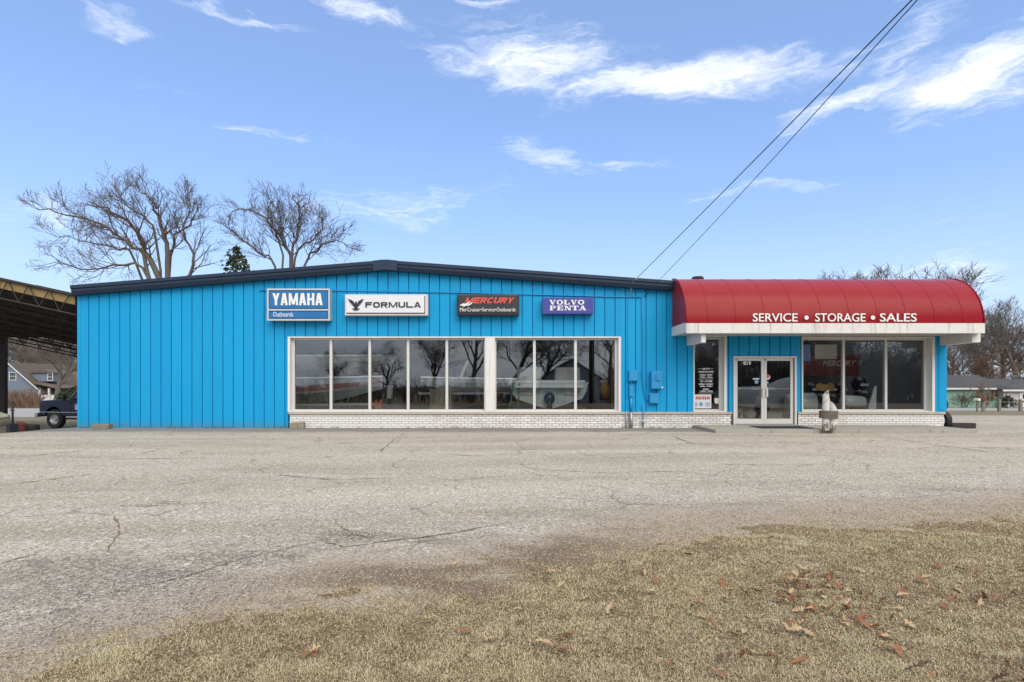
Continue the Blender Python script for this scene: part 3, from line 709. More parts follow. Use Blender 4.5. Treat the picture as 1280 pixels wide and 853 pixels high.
# brick base
def brick_run(x0, x1, zb):
    w_ = MB().box(x0 + .005, x1 - .005, Y0 + .012, Y0 + .20, zb - .02, Z_SILL - .075).build('brick_wall', M['mortar'], B)
    return w_
bw = 8.75 / 39; bh = 2.9 / 39; ZB = Z_SILL - .085 - 6 * bh
sp = []
for (x0, x1) in ((fx(362), fx(914.5)), (fx(997.5), fx(1180))):
    w_ = brick_run(x0, x1, ZB)
    for r_ in range(6):
        xx = x0 - (bw / 2 if r_ % 2 else 0)
        while xx < x1 - .01:
            a, b = max(xx, x0), min(xx + bw, x1); xx += bw
            if b - a > .04: sp.append((a, b, ZB + r_ * bh, w_))
sp.sort(key=lambda q: abs((q[0] + q[1]) / 2 - 4.0))
meshes = {}; rest = {}
for i, (a, b, z, w_) in enumerate(sp):
    ln = round(b - a - .012, 2)
    yy = Y0 + rnd.uniform(-.003, .003)
    if i < 300:
        if ln not in meshes:
            mb = MB(); h = (bh - .012) / 2; l = ln / 2; c = .005
            mb.v = [(-l + c, 0, -h + c), (l - c, 0, -h + c), (l - c, 0, h - c), (-l + c, 0, h - c), (-l, c, -h), (l, c, -h), (l, c, h), (-l, c, h), (-l, .02, -h), (l, .02, -h), (l, .02, h), (-l, .02, h)]
            mb.f = [(0, 1, 2, 3)] + [(4 + k, 4 + (k + 1) % 4, (k + 1) % 4, k) for k in range(4)] + [(8 + k, 8 + (k + 1) % 4, 4 + (k + 1) % 4, 4 + k) for k in range(4)]
            me = bpy.data.meshes.new('brick'); me.from_pydata(mb.v, [], mb.f); me.materials.append(M['brick']); meshes[ln] = me
        link('brick', meshes[ln], w_, ((a + b) / 2, yy, z + bh / 2))
    else:
        rest.setdefault(w_.name, (w_, MB()))[1].box(a + .006, b - .006, yy, yy + .02, z + .006, z + bh - .006)
for w_, mb in rest.values(): tag(mb.build('brick', M['brick'], w_), kind='stuff')
for (x0, x1) in ((fx(361), fx(915)), (fx(997), fx(1181))):
    MB().box(x0, x1, Y0 - .045, Y0 + .2, Z_SILL - .08, Z_SILL - .002).build('window_sill', M['sill'], B, bevel=.006)
    MB().box(x0 + .01, x1 - .005, Y0 - .03, Y0 + .19, -.3, ZB - .004).build('foundation', M['found'], B)

# windows
def window(x0, x1, z0, z1, mulls, cas=(.10, .10, .10, .06), post=None, ygl=18.17):
    l, r, t, bt = cas
    fr = MB()
    fr.box(x0, x0 + l * .45, Y0 - .03, Y0 + .19, z0, z1).box(x1 - r * .45, x1, Y0 - .03, Y0 + .19, z0, z1)
    fr.box(x0 + l * .45, x1 - r * .45, Y0 - .03, Y0 + .19, z1 - t * .4, z1).box(x0 + l * .45, x1 - r * .45, Y0 - .03, Y0 + .19, z0, z0 + bt * .4)
    o = fr.build('window', M['white'], B)
    inn = MB(); yi0, yi1 = ygl - .05, ygl + .05
    inn.box(x0 + l * .45, x0 + l, yi0, yi1, z0 + bt * .4, z1 - t * .4).box(x1 - r, x1 - r * .45, yi0, yi1, z0 + bt * .4, z1 - t * .4)
    inn.box(x0 + l, x1 - r, yi0, yi1, z1 - t, z1 - t * .4).box(x0 + l, x1 - r, yi0, yi1, z0 + bt * .4, z0 + bt)
    inn.build('frame', M['frame'], o)
    for mx, mw in mulls:
        MB().box(mx - mw / 2, mx + mw / 2, yi0 - .012, yi1, z0 + bt + .0005, z1 - t - .0005).build('mullion', M['frame'], o, bevel=.004)
    ed_ = [x0 + l] + [q for mx, mw in mulls for q in (mx - mw / 2, mx + mw / 2)] + [x1 - r]
    for a, b in zip(ed_[::2], ed_[1::2]):
        c = rnd.uniform(-.0018, .0018); e = rnd.uniform(-.0016, .0016)
        MB().add([(a - .004, ygl - c, z0 + bt - .004 ), (b + .004, ygl + c, z0 + bt - .004), (b + .004, ygl + c + e, z1 - t + .004), (a - .004, ygl - c + e, z1 - t + .004)], [(0, 1, 2, 3)]).build('pane', M['glass'], o)
    return o
m_ = .085
wz0, wz1 = Z_SILL + .0, fz(421)
window(fx(360), fx(607.5), wz0, wz1, [(fx(q, 18.1), m_) for q in (413.5, 462, 510, 558.5)], (.17, .07, .10, .07))
window(fx(617.5), fx(776), wz0, wz1, [(fx(q, 18.1), m_) for q in (668, 719.5)], (.07, .17, .10, .07))
MB().box(fx(607.5) + .001, fx(617.5) - .001, Y0 - .045, Y0 + .19, wz0, wz1).build('post', M['white'], B, bevel=.006)
window(fx(866.5), fx(908), wz0, fz(420), [], (.08, .17, .10, .07), ygl=18.22)
window(fx(1002), fx(1168), wz0, fz(421), [(fx(q, 18.15), .075) for q in (1055, 1108)], (.08, .2, .10, .07), ygl=18.22)

# entrance doors
dx0, dx1, dz0, dz1 = fx(916.5), fx(995.5), .112, fz(445.5)
fr = MB()
fr.box(dx0, dx0 + .06, Y0 - .03, Y0 + .16, dz0 - .01, dz1).box(dx1 - .06, dx1, Y0 - .03, Y0 + .16, dz0 - .01, dz1).box(dx0 + .06, dx1 - .06, Y0 - .03, Y0 + .16, dz1 - .06, dz1)
fr.build('door_frame', M['frame'], B)
MB().box(dx0 + .06, dx1 - .06, Y0 - .02, Y0 + .16, dz0 - .01, dz0 + .012).build('threshold', M['steel'], B)
mid = (dx0 + dx1) / 2 - .01
for s, a, b in ((0, dx0 + .064, mid - .003), (1, mid + .003, dx1 - .09)):
    st = .085; z0, z1 = dz0 + .016, dz1 - .064
    d = MB(); d.box(a, a + st, Y0 + .03, Y0 + .08, z0, z1).box(b - st, b, Y0 + .03, Y0 + .08, z0, z1).box(a + st, b - st, Y0 + .03, Y0 + .08, z1 - .08, z1).box(a + st, b - st, Y0 + .03, Y0 + .08, z0, z0 + .16)
    do = d.build('door', M['frame'], B)
    MB().add([(a + st, Y0 + .055, z0 + .16), (b - st, Y0 + .055, z0 + .16), (b - st, Y0 + .056, z1 - .08), (a + st, Y0 + .056, z1 - .08)], [(0, 1, 2, 3)]).build('pane', M['glass'], do)
    zb_ = fz(486)
    MB().box(a + st + .002, b - st - .002, Y0 + .061, Y0 + .075, zb_ - .012, zb_ + .012).build('push_bar', M['frame'], do)
    hx_ = b - st - .30 if s == 0 else a + st + .02
    MB().box(hx_, hx_ + .27, Y0 + .076, Y0 + .10, zb_ - .04, zb_ + .035).build('push_pad', M['frame'], do)
    px_ = b - .04 if s == 0 else a + .075
    MB().box(px_ - .028, px_ + .028, Y0 - .03, Y0 - .012, zb_ - .27, zb_ + .03).box(px_ - .015, px_ + .015, Y0 - .012, Y0 + .03, zb_ - .03, zb_ + .0).box(px_ - .015, px_ + .015, Y0 - .012, Y0 + .03, zb_ - .24, zb_ - .21).build('handle', M['frame'], do, bevel=.005)
    MB().cyl((a + .03, Y0 + .0, z1 - .05), (a + .03, Y0 + .03, z1 - .05), .022, 10).build('hinge', M['black'], do)
    if s == 0:
        text('819', fx(930), fx(939.5), fz(456.5), fz(451.5), Y0 + .05, .03, .003).build('house_number', M['letter'], do)
        MB().cyl((fx(946.5), Y0 + .052, fz(477.5)), (fx(946.5), Y0 + .049, fz(477.5)), .065, 20).build('sticker', M['decalblue'], do)
        MB().box(fx(942), fx(950), Y0 + .049, Y0 + .052, fz(474.5), fz(473)).build('sticker', M['signwhite'], do)
    else:
        MB().cyl((fx(960.5), Y0 + .053, fz(471.5)), (fx(960.5), Y0 + .051, fz(471.5)), .085, 20).build('sticker', M['signwhite'], do)
        MB().cyl((fx(960.5), Y0 + .050, fz(470.5)), (fx(960.5), Y0 + .048, fz(470.5)), .062, 20).build('sticker', M['decalred'], do)
        MB().cyl((fx(960.3), Y0 + .053, fz(478.5)), (fx(960.3), Y0 + .051, fz(478.5)), .04, 16).build('sticker', M['decalblue'], do)

# opening hours and notices on the narrow window
yy = 18.212
hrs = empty('opening_hours', (fx(885), yy, fz(475)), 'white opening hours lettering on the narrow window left of the doors', 'lettering')
for i, (s, a, b, r_) in enumerate((('SERVICE', 880.5, 890, 461), ('DEPARTMENT OPEN', 876, 895, 464.8), ('MONDAY - FRIDAY', 877.5, 893.5, 468.6), ('8:00am - 5:00pm', 878, 893.5, 471.6),
                                  ('MAY - OCTOBER', 878, 893.5, 476.8), ('MONDAY - SATURDAY', 876.3, 894.7, 480.4), ('8:00am - 5:00pm', 878, 893.5, 483.2), ('SUNDAY', 881.7, 889, 486.8), ('11:00am - 4:00pm', 877.5, 894, 489.3))):
    text(s, fx(a), fx(b), fz(r_ + 1.1), fz(r_ - 1.0), yy, .03, .002).build('text_line', M['letter'], hrs)
MB().box(fx(876), fx(894.5), yy - .001, yy + .001, fz(474.1), fz(473.7)).box(fx(876), fx(894.5), yy - .001, yy + .001, fz(491.8), fz(491.4)).box(fx(876), fx(879.5), yy - .001, yy + .001, fz(461.2), fz(460.8)).box(fx(891), fx(894.5), yy - .001, yy + .001, fz(461.2), fz(460.8)).build('rule', M['letter'], hrs)
pst = empty('window_poster', (fx(880), yy, fz(510)), 'pale poster with red headline taped low in the narrow window', 'poster')
MB().box(fx(868.5), fx(892), yy - .002, yy + .002, fz(511), fz(493.5)).build('sheet', M['signwhite'], pst)
q = MB(); xq = 872.5
for wv_ in (2.2, 1.7, 2.4, 1.6, 2.0, 2.3, 1.8, 2.2): q.box(fx(xq), fx(xq + wv_ * .8), yy - .005, yy - .003, fz(500 + rnd.uniform(-.4, .4)), fz(496)); xq += wv_ + .25
q.build('headline', M['decalred'], pst)
MB().cyl((fx(879), yy - .003, fz(506)), (fx(879), yy - .005, fz(506)), .07, 18).build('emblem', M['decalblue'], pst)
q = MB()
for r_ in (504.3, 506.3, 508.3): q.box(fx(884), fx(890.5), yy - .005, yy - .003, fz(r_ + .6), fz(r_ - .6)).box(fx(869.7), fx(874.5), yy - .005, yy - .003, fz(r_ + .6), fz(r_ - .6))
tag(q.build('small_print', M['decalblue'], pst), kind='stuff')
tag(MB().prism([(fx(896), fz(498)), (fx(896), fz(503)), (fx(897.5), fz(505)), (fx(901.5), fz(505)), (fx(903), fz(503)), (fx(903), fz(498))][::-1], yy - .002, yy + .002).build('shield_sticker', M['cream']), 'small pale shield shaped sticker in corner of the narrow window', 'sticker')

# ------------------------------------------------------------------ awning
A = empty('barrel_awning', (fx(1030), 17.3, 3.2), 'long red barrel awning with white fascia over the shop entrance', 'awning')
ax0, ax1 = 5.13, 13.88; yf = 16.52; zt, zb_ = 4.74, 3.19; dd = Y0 - yf
seams = [ax0] + [ax0 + .62 + i * .835 for i in range(10)] + [ax1]
NA = 14
def arc(x, off=0.):
    return [(x, Y0 - .002 - (dd + off) * math.sin(t), zb_ + (zt - zb_ + off) * math.cos(t)) for t in [math.pi / 2 * i / NA for i in range(NA + 1)]]
for a, b in zip(seams, seams[1:]):
    mb = MB(); cols = []
    for x_ in (a, b - .001): cols.append(arc(x_, 0.))
    for c in cols: mb.v += c
    k = NA + 1
    for i in range(len(cols) - 1):
        for j in range(NA): mb.f.append((i * k + j, i * k + j + 1, (i + 1) * k + j + 1, (i + 1) * k + j))
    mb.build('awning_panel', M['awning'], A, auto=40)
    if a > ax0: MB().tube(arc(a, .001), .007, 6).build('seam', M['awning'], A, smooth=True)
for xx, s in ((ax0 + .004, 1), (ax1 - .004, -1)):
    c = arc(xx, -.004); c2 = [(xx + .02 * s, y, z) for _, y, z in c]
    mb = MB(); mb.v = c + [(xx, Y0 - .002, zb_)]; mb.f = [tuple(range(len(mb.v)))]
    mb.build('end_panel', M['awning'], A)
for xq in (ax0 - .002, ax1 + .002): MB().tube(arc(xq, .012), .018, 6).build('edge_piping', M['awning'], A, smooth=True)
fa = MB(); fa.box(ax0 - .01, ax1 + .01, yf - .03, yf + .02, 2.895, zb_ + .0); fa.build('fascia', M['fascia'], A, bevel=.004)
MB().box(ax0 - .01, ax0 + .03, yf + .021, Y0 - .002, 2.93, zb_ + .03).build('fascia', M['fascia'], A)
MB().box(ax1 - .03, ax1 + .01, yf + .021, Y0 - .002, 2.93, zb_).build('fascia', M['fascia'], A)
MB().box(ax0 + .031, ax1 - .031, yf + .021, Y0 - .001, 2.94, 2.96).build('soffit', M['soffit'], A)
MB().box(5.60, 5.74, 16.62, Y0 - .002, 2.635, 2.938).build('bracket_beam', M['white'], A, bevel=.004)
MB().box(13.70, 13.95, 16.72, Y0 - .002, 2.645, 2.938).build('bracket_beam', M['white'], A, bevel=.004)
ty = yf - .055
def awx(px): return fx(px, 16.5)
z0, z1 = fz(402.3, 16.5), fz(391.8, 16.5)
for s, a, b in (('SERVICE', 941, 997), ('STORAGE', 1019, 1082), ('SALES', 1100, 1146)):
    text(s, awx(a), awx(b), z0, z1, yf - .022, .009, .02).build('lettering', M['letter'], A)
for c in (1008, 1091): MB().cyl((awx(c), yf - .012, fz(397.3, 16.5)), (awx(c), yf - .032, fz(397.3, 16.5)), .062, 20).build('lettering', M['letter'], A)
vp = empty('roof_vent', (fx(872, 18.6), 18.6, 4.6), 'dark round vent cap poking up behind the awning', 'vent')
MB().cyl((fx(872, 18.6), 18.6, 4.6), (fx(872, 18.6), 18.6, 4.88), .14, 14).build('pipe', M['steel'], vp)
MB().lathe([(.0, 4.97), (.17, 4.95), (.2, 4.90), (.2, 4.86), (0, 4.86)], 16, (fx(872, 18.6), 18.6, 0)).build('cap', M['shedsteel'], vp)

# ------------------------------------------------------------------ signs
def rect(a, b, c, d): return [(a, b), (c, b), (c, d), (a, d)]
def stroke(x0, y0, x1, y1, t): return [(x0 - t / 2, y0), (x0 + t / 2, y0), (x1 + t / 2, y1), (x1 - t / 2, y1)]
def ring(cx, cy, rx, ry, ix, iy, a0=0, a1=360, n=24, pw=1.):
    out = []; f = lambda v: math.copysign(abs(v) ** pw, v)
    for i in range(n):
        p, q = R(a0 + (a1 - a0) * i / n), R(a0 + (a1 - a0) * (i + 1) / n)
        out.append([(cx + ix * f(math.cos(p)), cy + iy * f(math.sin(p))), (cx + rx * f(math.cos(p)), cy + ry * f(math.sin(p))), (cx + rx * f(math.cos(q)), cy + ry * f(math.sin(q))), (cx + ix * f(math.cos(q)), cy + iy * f(math.sin(q)))])
    return out
def sans(ch, w, t, h):
    if ch == 'F': return [rect(0, 0, t, 1), rect(t, 1 - h, w, 1), rect(t, .42, w * .88, .42 + h)]
    if ch == 'L': return [rect(0, 0, t, 1), rect(t, 0, w, h)]
    if ch == 'E': return [rect(0, 0, t, 1), rect(t, 0, w, h), rect(t, 1 - h, w, 1), rect(t, .5 - h / 2, w * .9, .5 + h / 2)]
    if ch == 'H': return [rect(0, 0, t, 1), rect(w - t, 0, w, 1), rect(t, .5 - h / 2, w - t, .5 + h / 2)]
    if ch == 'A': return [stroke(t / 2, 0, w / 2 - t * .12, 1, t), stroke(w - t / 2, 0, w / 2 + t * .12, 1, t), rect(w * .25, .2, w * .75, .2 + h * .8)]
    if ch == 'M': return [rect(0, 0, t, 1), rect(w - t, 0, w, 1), stroke(w / 2, .05, t * .62, 1, t * 1.1), stroke(w / 2, .05, w - t * .62, 1, t * 1.1)]
    if ch == 'Y': return [stroke(w / 2, .4, t / 2, 1, t), stroke(w / 2, .4, w - t / 2, 1, t), rect(w / 2 - t / 2, 0, w / 2 + t / 2, .44)]
    if ch == 'U': return [rect(0, .4, t, 1), rect(w - t, .4, w, 1)] + ring(w / 2, .4, w / 2, .4, w / 2 - t, .4 - h, 180, 360, 14, .8)
    if ch == 'O': return ring(w / 2, .5, w / 2, .5, w / 2 - t, .5 - h, 0, 360, 28, .7)
    if ch == 'C': return ring(w / 2, .5, w / 2, .5, w / 2 - t, .5 - h, 38, 322, 24, .75)
    if ch == 'R': return [rect(0, 0, t, 1), rect(t, 1 - h, w * .62, 1), rect(t, .38, w * .62, .38 + h)] + ring(w * .62, .69, w * .36, .31, max(.02, w * .36 - t), .31 - h, -90, 90, 10, .8) + [stroke(w - t / 2, 0, w * .55, .4, t)]
def word(s, x0, x1, z0, z1, y, w, t, h, gap, shear=0., depth=.008):
    ws = [w * (1.28 if c == 'M' else 1) for c in s]; mb = MB(); tot = sum(ws) + (len(s) - 1) * gap + shear
    for i, ch in enumerate(s):
        for j, pl in enumerate(sans(ch, ws[i], t * (.82 if ch == 'M' else 1), h)):
            pts = [(x0 + (x1 - x0) * (sum(ws[:i]) + i * gap + u + shear * v) / tot, z0 + (z1 - z0) * v) for u, v in pl]
            if sum(pts[q][0] * pts[(q + 1) % 4][1] - pts[(q + 1) % 4][0] * pts[q][1] for q in range(4)) < 0: pts = pts[::-1]
            mb.prism(pts, y - depth - (j % 7) * .0007, y)
    return mb
def sg(D): return (lambda p: fx(p, D)), (lambda p: fz(p, D))
SX, SZ = sg(17.72); SY = 17.72
# blue sign
S = empty('blue_outboard_sign', (SX(373), 17.9, SZ(401)), 'blue two tier sign with silver frame reading YAMAHA Outboards', 'sign')
MB().box(SX(334.5), SX(412), SY + .03, Y0 - .015, SZ(400.5), SZ(361.5)).build('cabinet', M['silver'], S)
f_ = MB(); t = .035
for a, b, c, d in ((334, 412.5, 363, 361), (334, 412.5, 401, 399), (334, 336, 399, 363), (410.5, 412.5, 399, 363), (336, 410.5, 388.6, 386.6)): f_.box(SX(a), SX(b), SY - .02, SY + .029, SZ(c), SZ(d))
f_.build('frame', M['silver'], S)
for c, d in ((386.4, 363.2), (398.8, 388.8)):
    mb = MB(); a0, a1, c0, c1 = SX(336.2), SX(410.3), SZ(c), SZ(d); g = .03
    mb.v = [(a0, SY + .025, c0), (a1, SY + .025, c0), (a1, SY + .025, c1), (a0, SY + .025, c1), (a0 + g, SY - .012, c0 + g), (a1 - g, SY - .012, c0 + g), (a1 - g, SY - .012, c1 - g), (a0 + g, SY - .012, c1 - g)]
    mb.f = [(4, 5, 6, 7), (0, 1, 5, 4), (1, 2, 6, 5), (2, 3, 7, 6), (3, 0, 4, 7)]
    mb.build('face_panel', M['yblue'], S)
word('YAMAHA', SX(340.8), SX(403.4), SZ(381.8), SZ(366.8), SY - .0125, .62, .21, .18, .09).build('lettering', M['letter'], S)
text('Outboards', SX(341.6), SX(366.5), SZ(396.0), SZ(390.2), SY - .016, .0, .006).build('lettering', M['letter'], S)
# white sign with eagle
S = empty('white_eagle_sign', (SX(483), 17.9, SZ(395)), 'white box sign with dark eagle emblem reading FORMULA', 'sign')
MB().box(SX(431), SX(534.5), SY + .0, Y0 - .015, SZ(394.5), SZ(368.2)).build('cabinet', M['cream'], S, bevel=.012)
MB().box(SX(433.5), SX(531.5), SY - .015, SY - .001, SZ(392.3), SZ(370.5)).build('edge_line', M['maroon'], S)
MB().box(SX(433.2), SX(530.6), SY - .03, SY - .0155, SZ(391.2), SZ(370.2)).build('face_panel', M['signwhite'], S)
word('FORMULA', SX(457), SX(526.3), SZ(385), SZ(378), SY - .0305, 1.45, .33, .24, .2).build('lettering', M['ink'], S)
eg = MB(); ex, ez = SX(445.3), SZ(381.2); k = .30
def epoly(p, lev):
    p = [(ex + a * k, ez + b * k) for a, b in p]
    ar = sum(p[i][0] * p[(i + 1) % len(p)][1] - p[(i + 1) % len(p)][0] * p[i][1] for i in range(len(p)))
    if ar < 0: p = p[::-1]
    eg.prism(p, SY - .034 - lev * .001, SY - .031)
for s in (-1, 1):
    # feathers of a raised wing, fanned
    base = [(.10, -.05), (.14, .05), (.17, .13), (.2, .2), (.24, .27)]
    for i, (tx, tz) in enumerate([(.46, -.10), (.58, .04), (.68, .2), (.78, .36), (.86, .60)]):
        bx_, bz_ = base[i]
        epoly([(s * bx_, bz_ - .09), (s * (bx_ + (tx - bx_) * .6), bz_ + (tz - bz_) * .45 - .06), (s * tx, tz), (s * (bx_ + (tx - bx_) * .5), bz_ + (tz - bz_) * .62 + .05), (s * bx_, bz_ + .08)], i)
    epoly([(s * .05, -.2), (s * .22, -.05), (s * .3, .3), (s * .86, .62), (s * .62, .30), (s * .36, .06), (s * .24, -.25)], 6)
    epoly([(s * .08, -.3), (s * .3, -.42), (s * .34, -.38), (s * .42, -.5), (s * .28, -.5), (s * .1, -.42)], 7)
epoly([(-.16, .1), (-.2, -.2), (-.1, -.42), (.1, -.42), (.2, -.2), (.16, .1), (.07, .2), (-.07, .2)], 8)
epoly([(-.08, .18), (-.06, .3), (.0, .34), (.06, .31), (.14, .24), (.06, .22), (.08, .12)], 9)
epoly([(-.1, -.4), (-.28, -.62), (.28, -.62), (.1, -.4)], 10)
eg.build('emblem', M['ink'], S)
# black sign
S = empty('black_service_sign', (SX(610), 17.9, SZ(394)), 'black box sign with red slanted MERCURY over white small lettering', 'sign')
MB().box(SX(571), SX(649), SY + .0, Y0 - .015, SZ(394.5), SZ(367.8)).build('cabinet', M['black'], S, bevel=.03)
MB().box(SX(573), SX(647), SY - .02, SY - .001, SZ(391.4), SZ(369.5)).build('face_panel', M['black'], S, bevel=.01)
word('MERCURY', SX(580.6), SX(643.5), SZ(379.6), SZ(372.2), SY - .0205, 1.2, .34, .24, .13, .5).build('lettering', M['mred'], S)
text('MerCruiser•Service•Outboards', SX(575), SX(644.5), SZ(389.6), SZ(385.0), SY - .026, .0, .008).build('lettering', M['letter'], S)
fl = MB()
for i, (a, b) in enumerate(((575, 0), (578, 1.0))):
    pts = [(a, 381.6 + b), (a + 4.5, 379.4 + b), (a + 6.5, 380.3 + b), (a + 13, 376.6 + b), (a + 11.5, 379.4 + b), (a + 7, 382.0 + b), (a + 5, 381.2 + b), (a + 1.5, 383.0 + b)]
    fl.prism([(SX(u), SZ(v)) for u, v in pts][::-1], SY - .036 - i * .002, SY - .024)
fl.build('emblem', M['letter'], S)
# violet-blue sign with slab serif lettering
S = empty('violet_blue_sign', (SX(710), 17.9, SZ(393)), 'violet blue sign board with white serif letters reading VOLVO PENTA', 'sign')
MB().box(SX(678.3), SX(741.5), SY + .0, Y0 - .015, SZ(392.5), SZ(372.3)).build('board', M['vblue'], S, bevel=.008)
G = {'V': [stroke(.6, 0, .2, 1, .34), stroke(.6, 0, 1.0, 1, .16), rect(-.05, .88, .5, 1), rect(.75, .88, 1.25, 1)],
     'O': ring(.6, .5, .62, .53, .30, .36), 'L': [rect(.12, 0, .48, 1), rect(0, 0, 1.12, .14), rect(.92, 0, 1.12, .4), rect(0, .88, .62, 1)],
     'P': [rect(.12, 0, .48, 1), rect(0, 0, .64, .12), rect(0, .88, .7, 1)] + ring(.62, .70, .52, .30, .22, .17, -90, 90, 12) + [rect(.48, .40, .64, .53), rect(.48, .87, .64, .999)],
     'E': [rect(.12, 0, .48, 1), rect(0, 0, 1.15, .13), rect(0, .87, 1.12, 1), rect(.48, .44, .85, .56), rect(.96, 0, 1.15, .33), rect(.94, .68, 1.12, 1), rect(.75, .32, .87, .68)],
     'N': [rect(.12, 0, .28, 1), rect(.98, 0, 1.12, 1), stroke(1.0, 0, .26, 1, .36), rect(-.02, 0, .45, .12), rect(0, .88, .3, 1), rect(.8, .88, 1.28, 1)],
     'T': [rect(.42, 0, .78, 1), rect(.22, 0, .98, .12), rect(0, .86, 1.2, 1), rect(0, .62, .14, 1), rect(1.06, .62, 1.2, 1)],
     'A': [stroke(.15, 0, .58, 1, .16), stroke(1.02, 0, .6, 1, .36), rect(.28, .27, .9, .38), rect(-.12, 0, .42, .12), rect(.72, 0, 1.32, .12)]}
for wd_, a, b, c, d in (('VOLVO', 687, 730.5, 381, 375.2), ('PENTA', 687, 732.5, 388.2, 382.3)):
    mb = MB(); n_ = len(wd_); adv = 1.36; tot = adv * n_ - .12
    for i, ch in enumerate(wd_):
        for j, pl in enumerate(G[ch]):
            pts = [(SX(a) + (SX(b) - SX(a)) * (i * adv + u) / tot, SZ(c) + (SZ(d) - SZ(c)) * v) for u, v in pl]
            mb.prism(pts, SY - .008 - (j * .0006 if ch != 'O' else 0), SY - .001)
    mb.build('lettering', M['letter'], S)

# ------------------------------------------------------------------ services on the wall
c_ = MB(); yw = Y0 - .03
pts = [(fx(325), yw, fz(363.5)), (fx(412), yw, fz(363.5)), (fx(432), yw, fz(363.8)), (fx(536), yw, fz(365.5)), (fx(650), yw, fz(368.2)), (fx(770), yw, fz(371.5)), (fx(802), yw, fz(371.8))]
c_.tube(pts, .016, 6)
tag(c_.build('sign_conduit', M['bluebox'], smooth=True), 'thin blue painted conduit running along the wall above the signs', 'conduit')
def bxt(name, parts, label, cat):
    e = empty(name, (fx(parts[0][1]), Y0, fz(parts[0][4])), label, cat)
    for nm, a, b, c, d, y0, y1, mm in parts: MB().box(fx(a), fx(b), y0, y1, fz(d), fz(c)).build(nm, M[mm], e, bevel=.008)
    return e
bxt('junction_box', [('cabinet', 785, 796.5, 463.5, 476.8, 17.84, 17.985, 'bluebox'), ('cover', 785.6, 795.9, 464, 476.2, 17.825, 17.839, 'bluebox')], 'small plain blue box on the wall right of the wide windows', 'electrical box')
bxt('meter_cabinet', [('cabinet', 812, 826, 464.5, 486.5, 17.78, 17.985, 'bluebox'), ('cover', 812.7, 825.3, 465.3, 485.8, 17.765, 17.779, 'bluebox'), ('hatch', 817.5, 822.8, 468.5, 476, 17.72, 17.764, 'bluebox'), ('seal', 824.3, 826.3, 483.6, 485.6, 17.74, 17.764, 'signwhite')], 'larger blue cabinet with small raised hatch on the wall', 'electrical box')
bxt('disconnect_box', [('cabinet', 810.8, 822.5, 492, 504.5, 17.86, 17.985, 'bluebox'), ('cover', 811.4, 821.9, 492.6, 503.9, 17.848, 17.859, 'bluebox')], 'low blue box under the meter cabinet with hatch', 'electrical box')
cn = empty('service_conduit', (fx(788.5), 17.95, 0), 'thick conduit with blue switch head rising from ground beside the windows', 'conduit')
MB().box(fx(785.8), fx(790.6), 17.86, 17.985, fz(496), fz(481)).build('switch', M['bluebox'], cn, bevel=.01)
MB().cyl((fx(788.3), 17.93, fz(496)), (fx(788.3), 17.93, fz(515)), .045, 10).build('upper_pipe', M['bluebox'], cn, smooth=True)
MB().cyl((fx(788.3), 17.90, fz(515)), (fx(788.3), 17.90, -.05), .05, 10).build('lower_pipe', M['steel'], cn, smooth=True)
MB().cyl((fx(788.3), 17.93, fz(481)), (fx(788.3), 17.93, fz(476.8)), .02, 8).build('nipple', M['bluebox'], cn)
tag(MB().cyl((fx(782.3), 17.93, fz(516)), (fx(782.3), 17.93, -.05), .018, 8).build('ground_pipe', M['steel'], smooth=True), 'thin steel pipe on the brick left of the thick conduit', 'pipe')
gp = empty('drain_pipe', (fx(803.3), 17.9, 0), 'thin blue grey pipe with bulge on the brick right of the thick conduit', 'pipe')
MB().cyl((fx(803.3), 17.93, fz(505)), (fx(803.3), 17.93, -.05), .02, 8).build('pipe', M['bluebox'], gp, smooth=True)
MB().lathe([(.0, fz(531)), (.04, fz(530)), (.05, fz(527.5)), (.04, fz(525)), (0, fz(524))], 10, (fx(803.3), 17.93, 0)).build('valve', M['steel'], gp, smooth=True)
k = MB(); k.tube([(fx(802), 17.95, fz(372)), (fx(802.6), 17.95, fz(400)), (fx(803), 17.95, fz(440)), (fx(802.6), 17.95, fz(470)), (fx(804), 17.95, fz(487)), (fx(807), 17.94, fz(497)), (fx(811.5), 17.92, fz(503))], .016, 6)
tag(k.build('service_cable', M['bluebox'], smooth=True), 'painted cable looping down the wall to the low blue box', 'cable')
k = MB(); k.tube([(fx(785), 17.97, fz(374)), (fx(784.5), 17.97, fz(430)), (fx(784.3), 17.97, fz(460)), (fx(786.5), 17.90, fz(472)), (fx(788), 17.86, fz(482))], .012, 5)
tag(k.build('thin_cable', M['bluebox'], smooth=True), 'thin painted cable running straight down to the small plain box', 'cable')
# overhead service wires to the pole behind the camera
PX, PY = 6.45, -9.0
def wire(name, a, b, sag, r, label):
    a, b = Vector(a), Vector(b); pts = []
    for i in range(41):
        t = i / 40; p = a.lerp(b, t); p.z -= sag * 4 * t * (1 - t); pts.append(p)
    mb = MB(); mb.tube(pts, r, 5)
    if 'service' in name:
        j = 2 if 'upper' in label else 1
    return tag(mb.build(name, M['cable'], smooth=True), label, 'wire')
wire('service_wire', (fx(793), 17.68, fz(350.5)), (PX, PY, 8.55), .12, .009, 'upper black service wire slanting from the eave up over the lot')
wire('service_wire', (fx(820), 17.68, fz(353.5)), (5.55, PY, 9.05), .3, .007, 'lower thinner service wire slanting from the eave beside the awning')
k = MB(); k.cyl((fx(793), 17.70, fz(350.5)), (fx(793), 17.95, fz(352)), .03, 8).cyl((fx(790), 17.70, fz(351.5)), (fx(786), 17.97, fz(372)), .014, 6)
tag(k.build('wire_anchor', M['steel']), 'small clamp holding the upper wire on the navy roof edge', 'clamp')
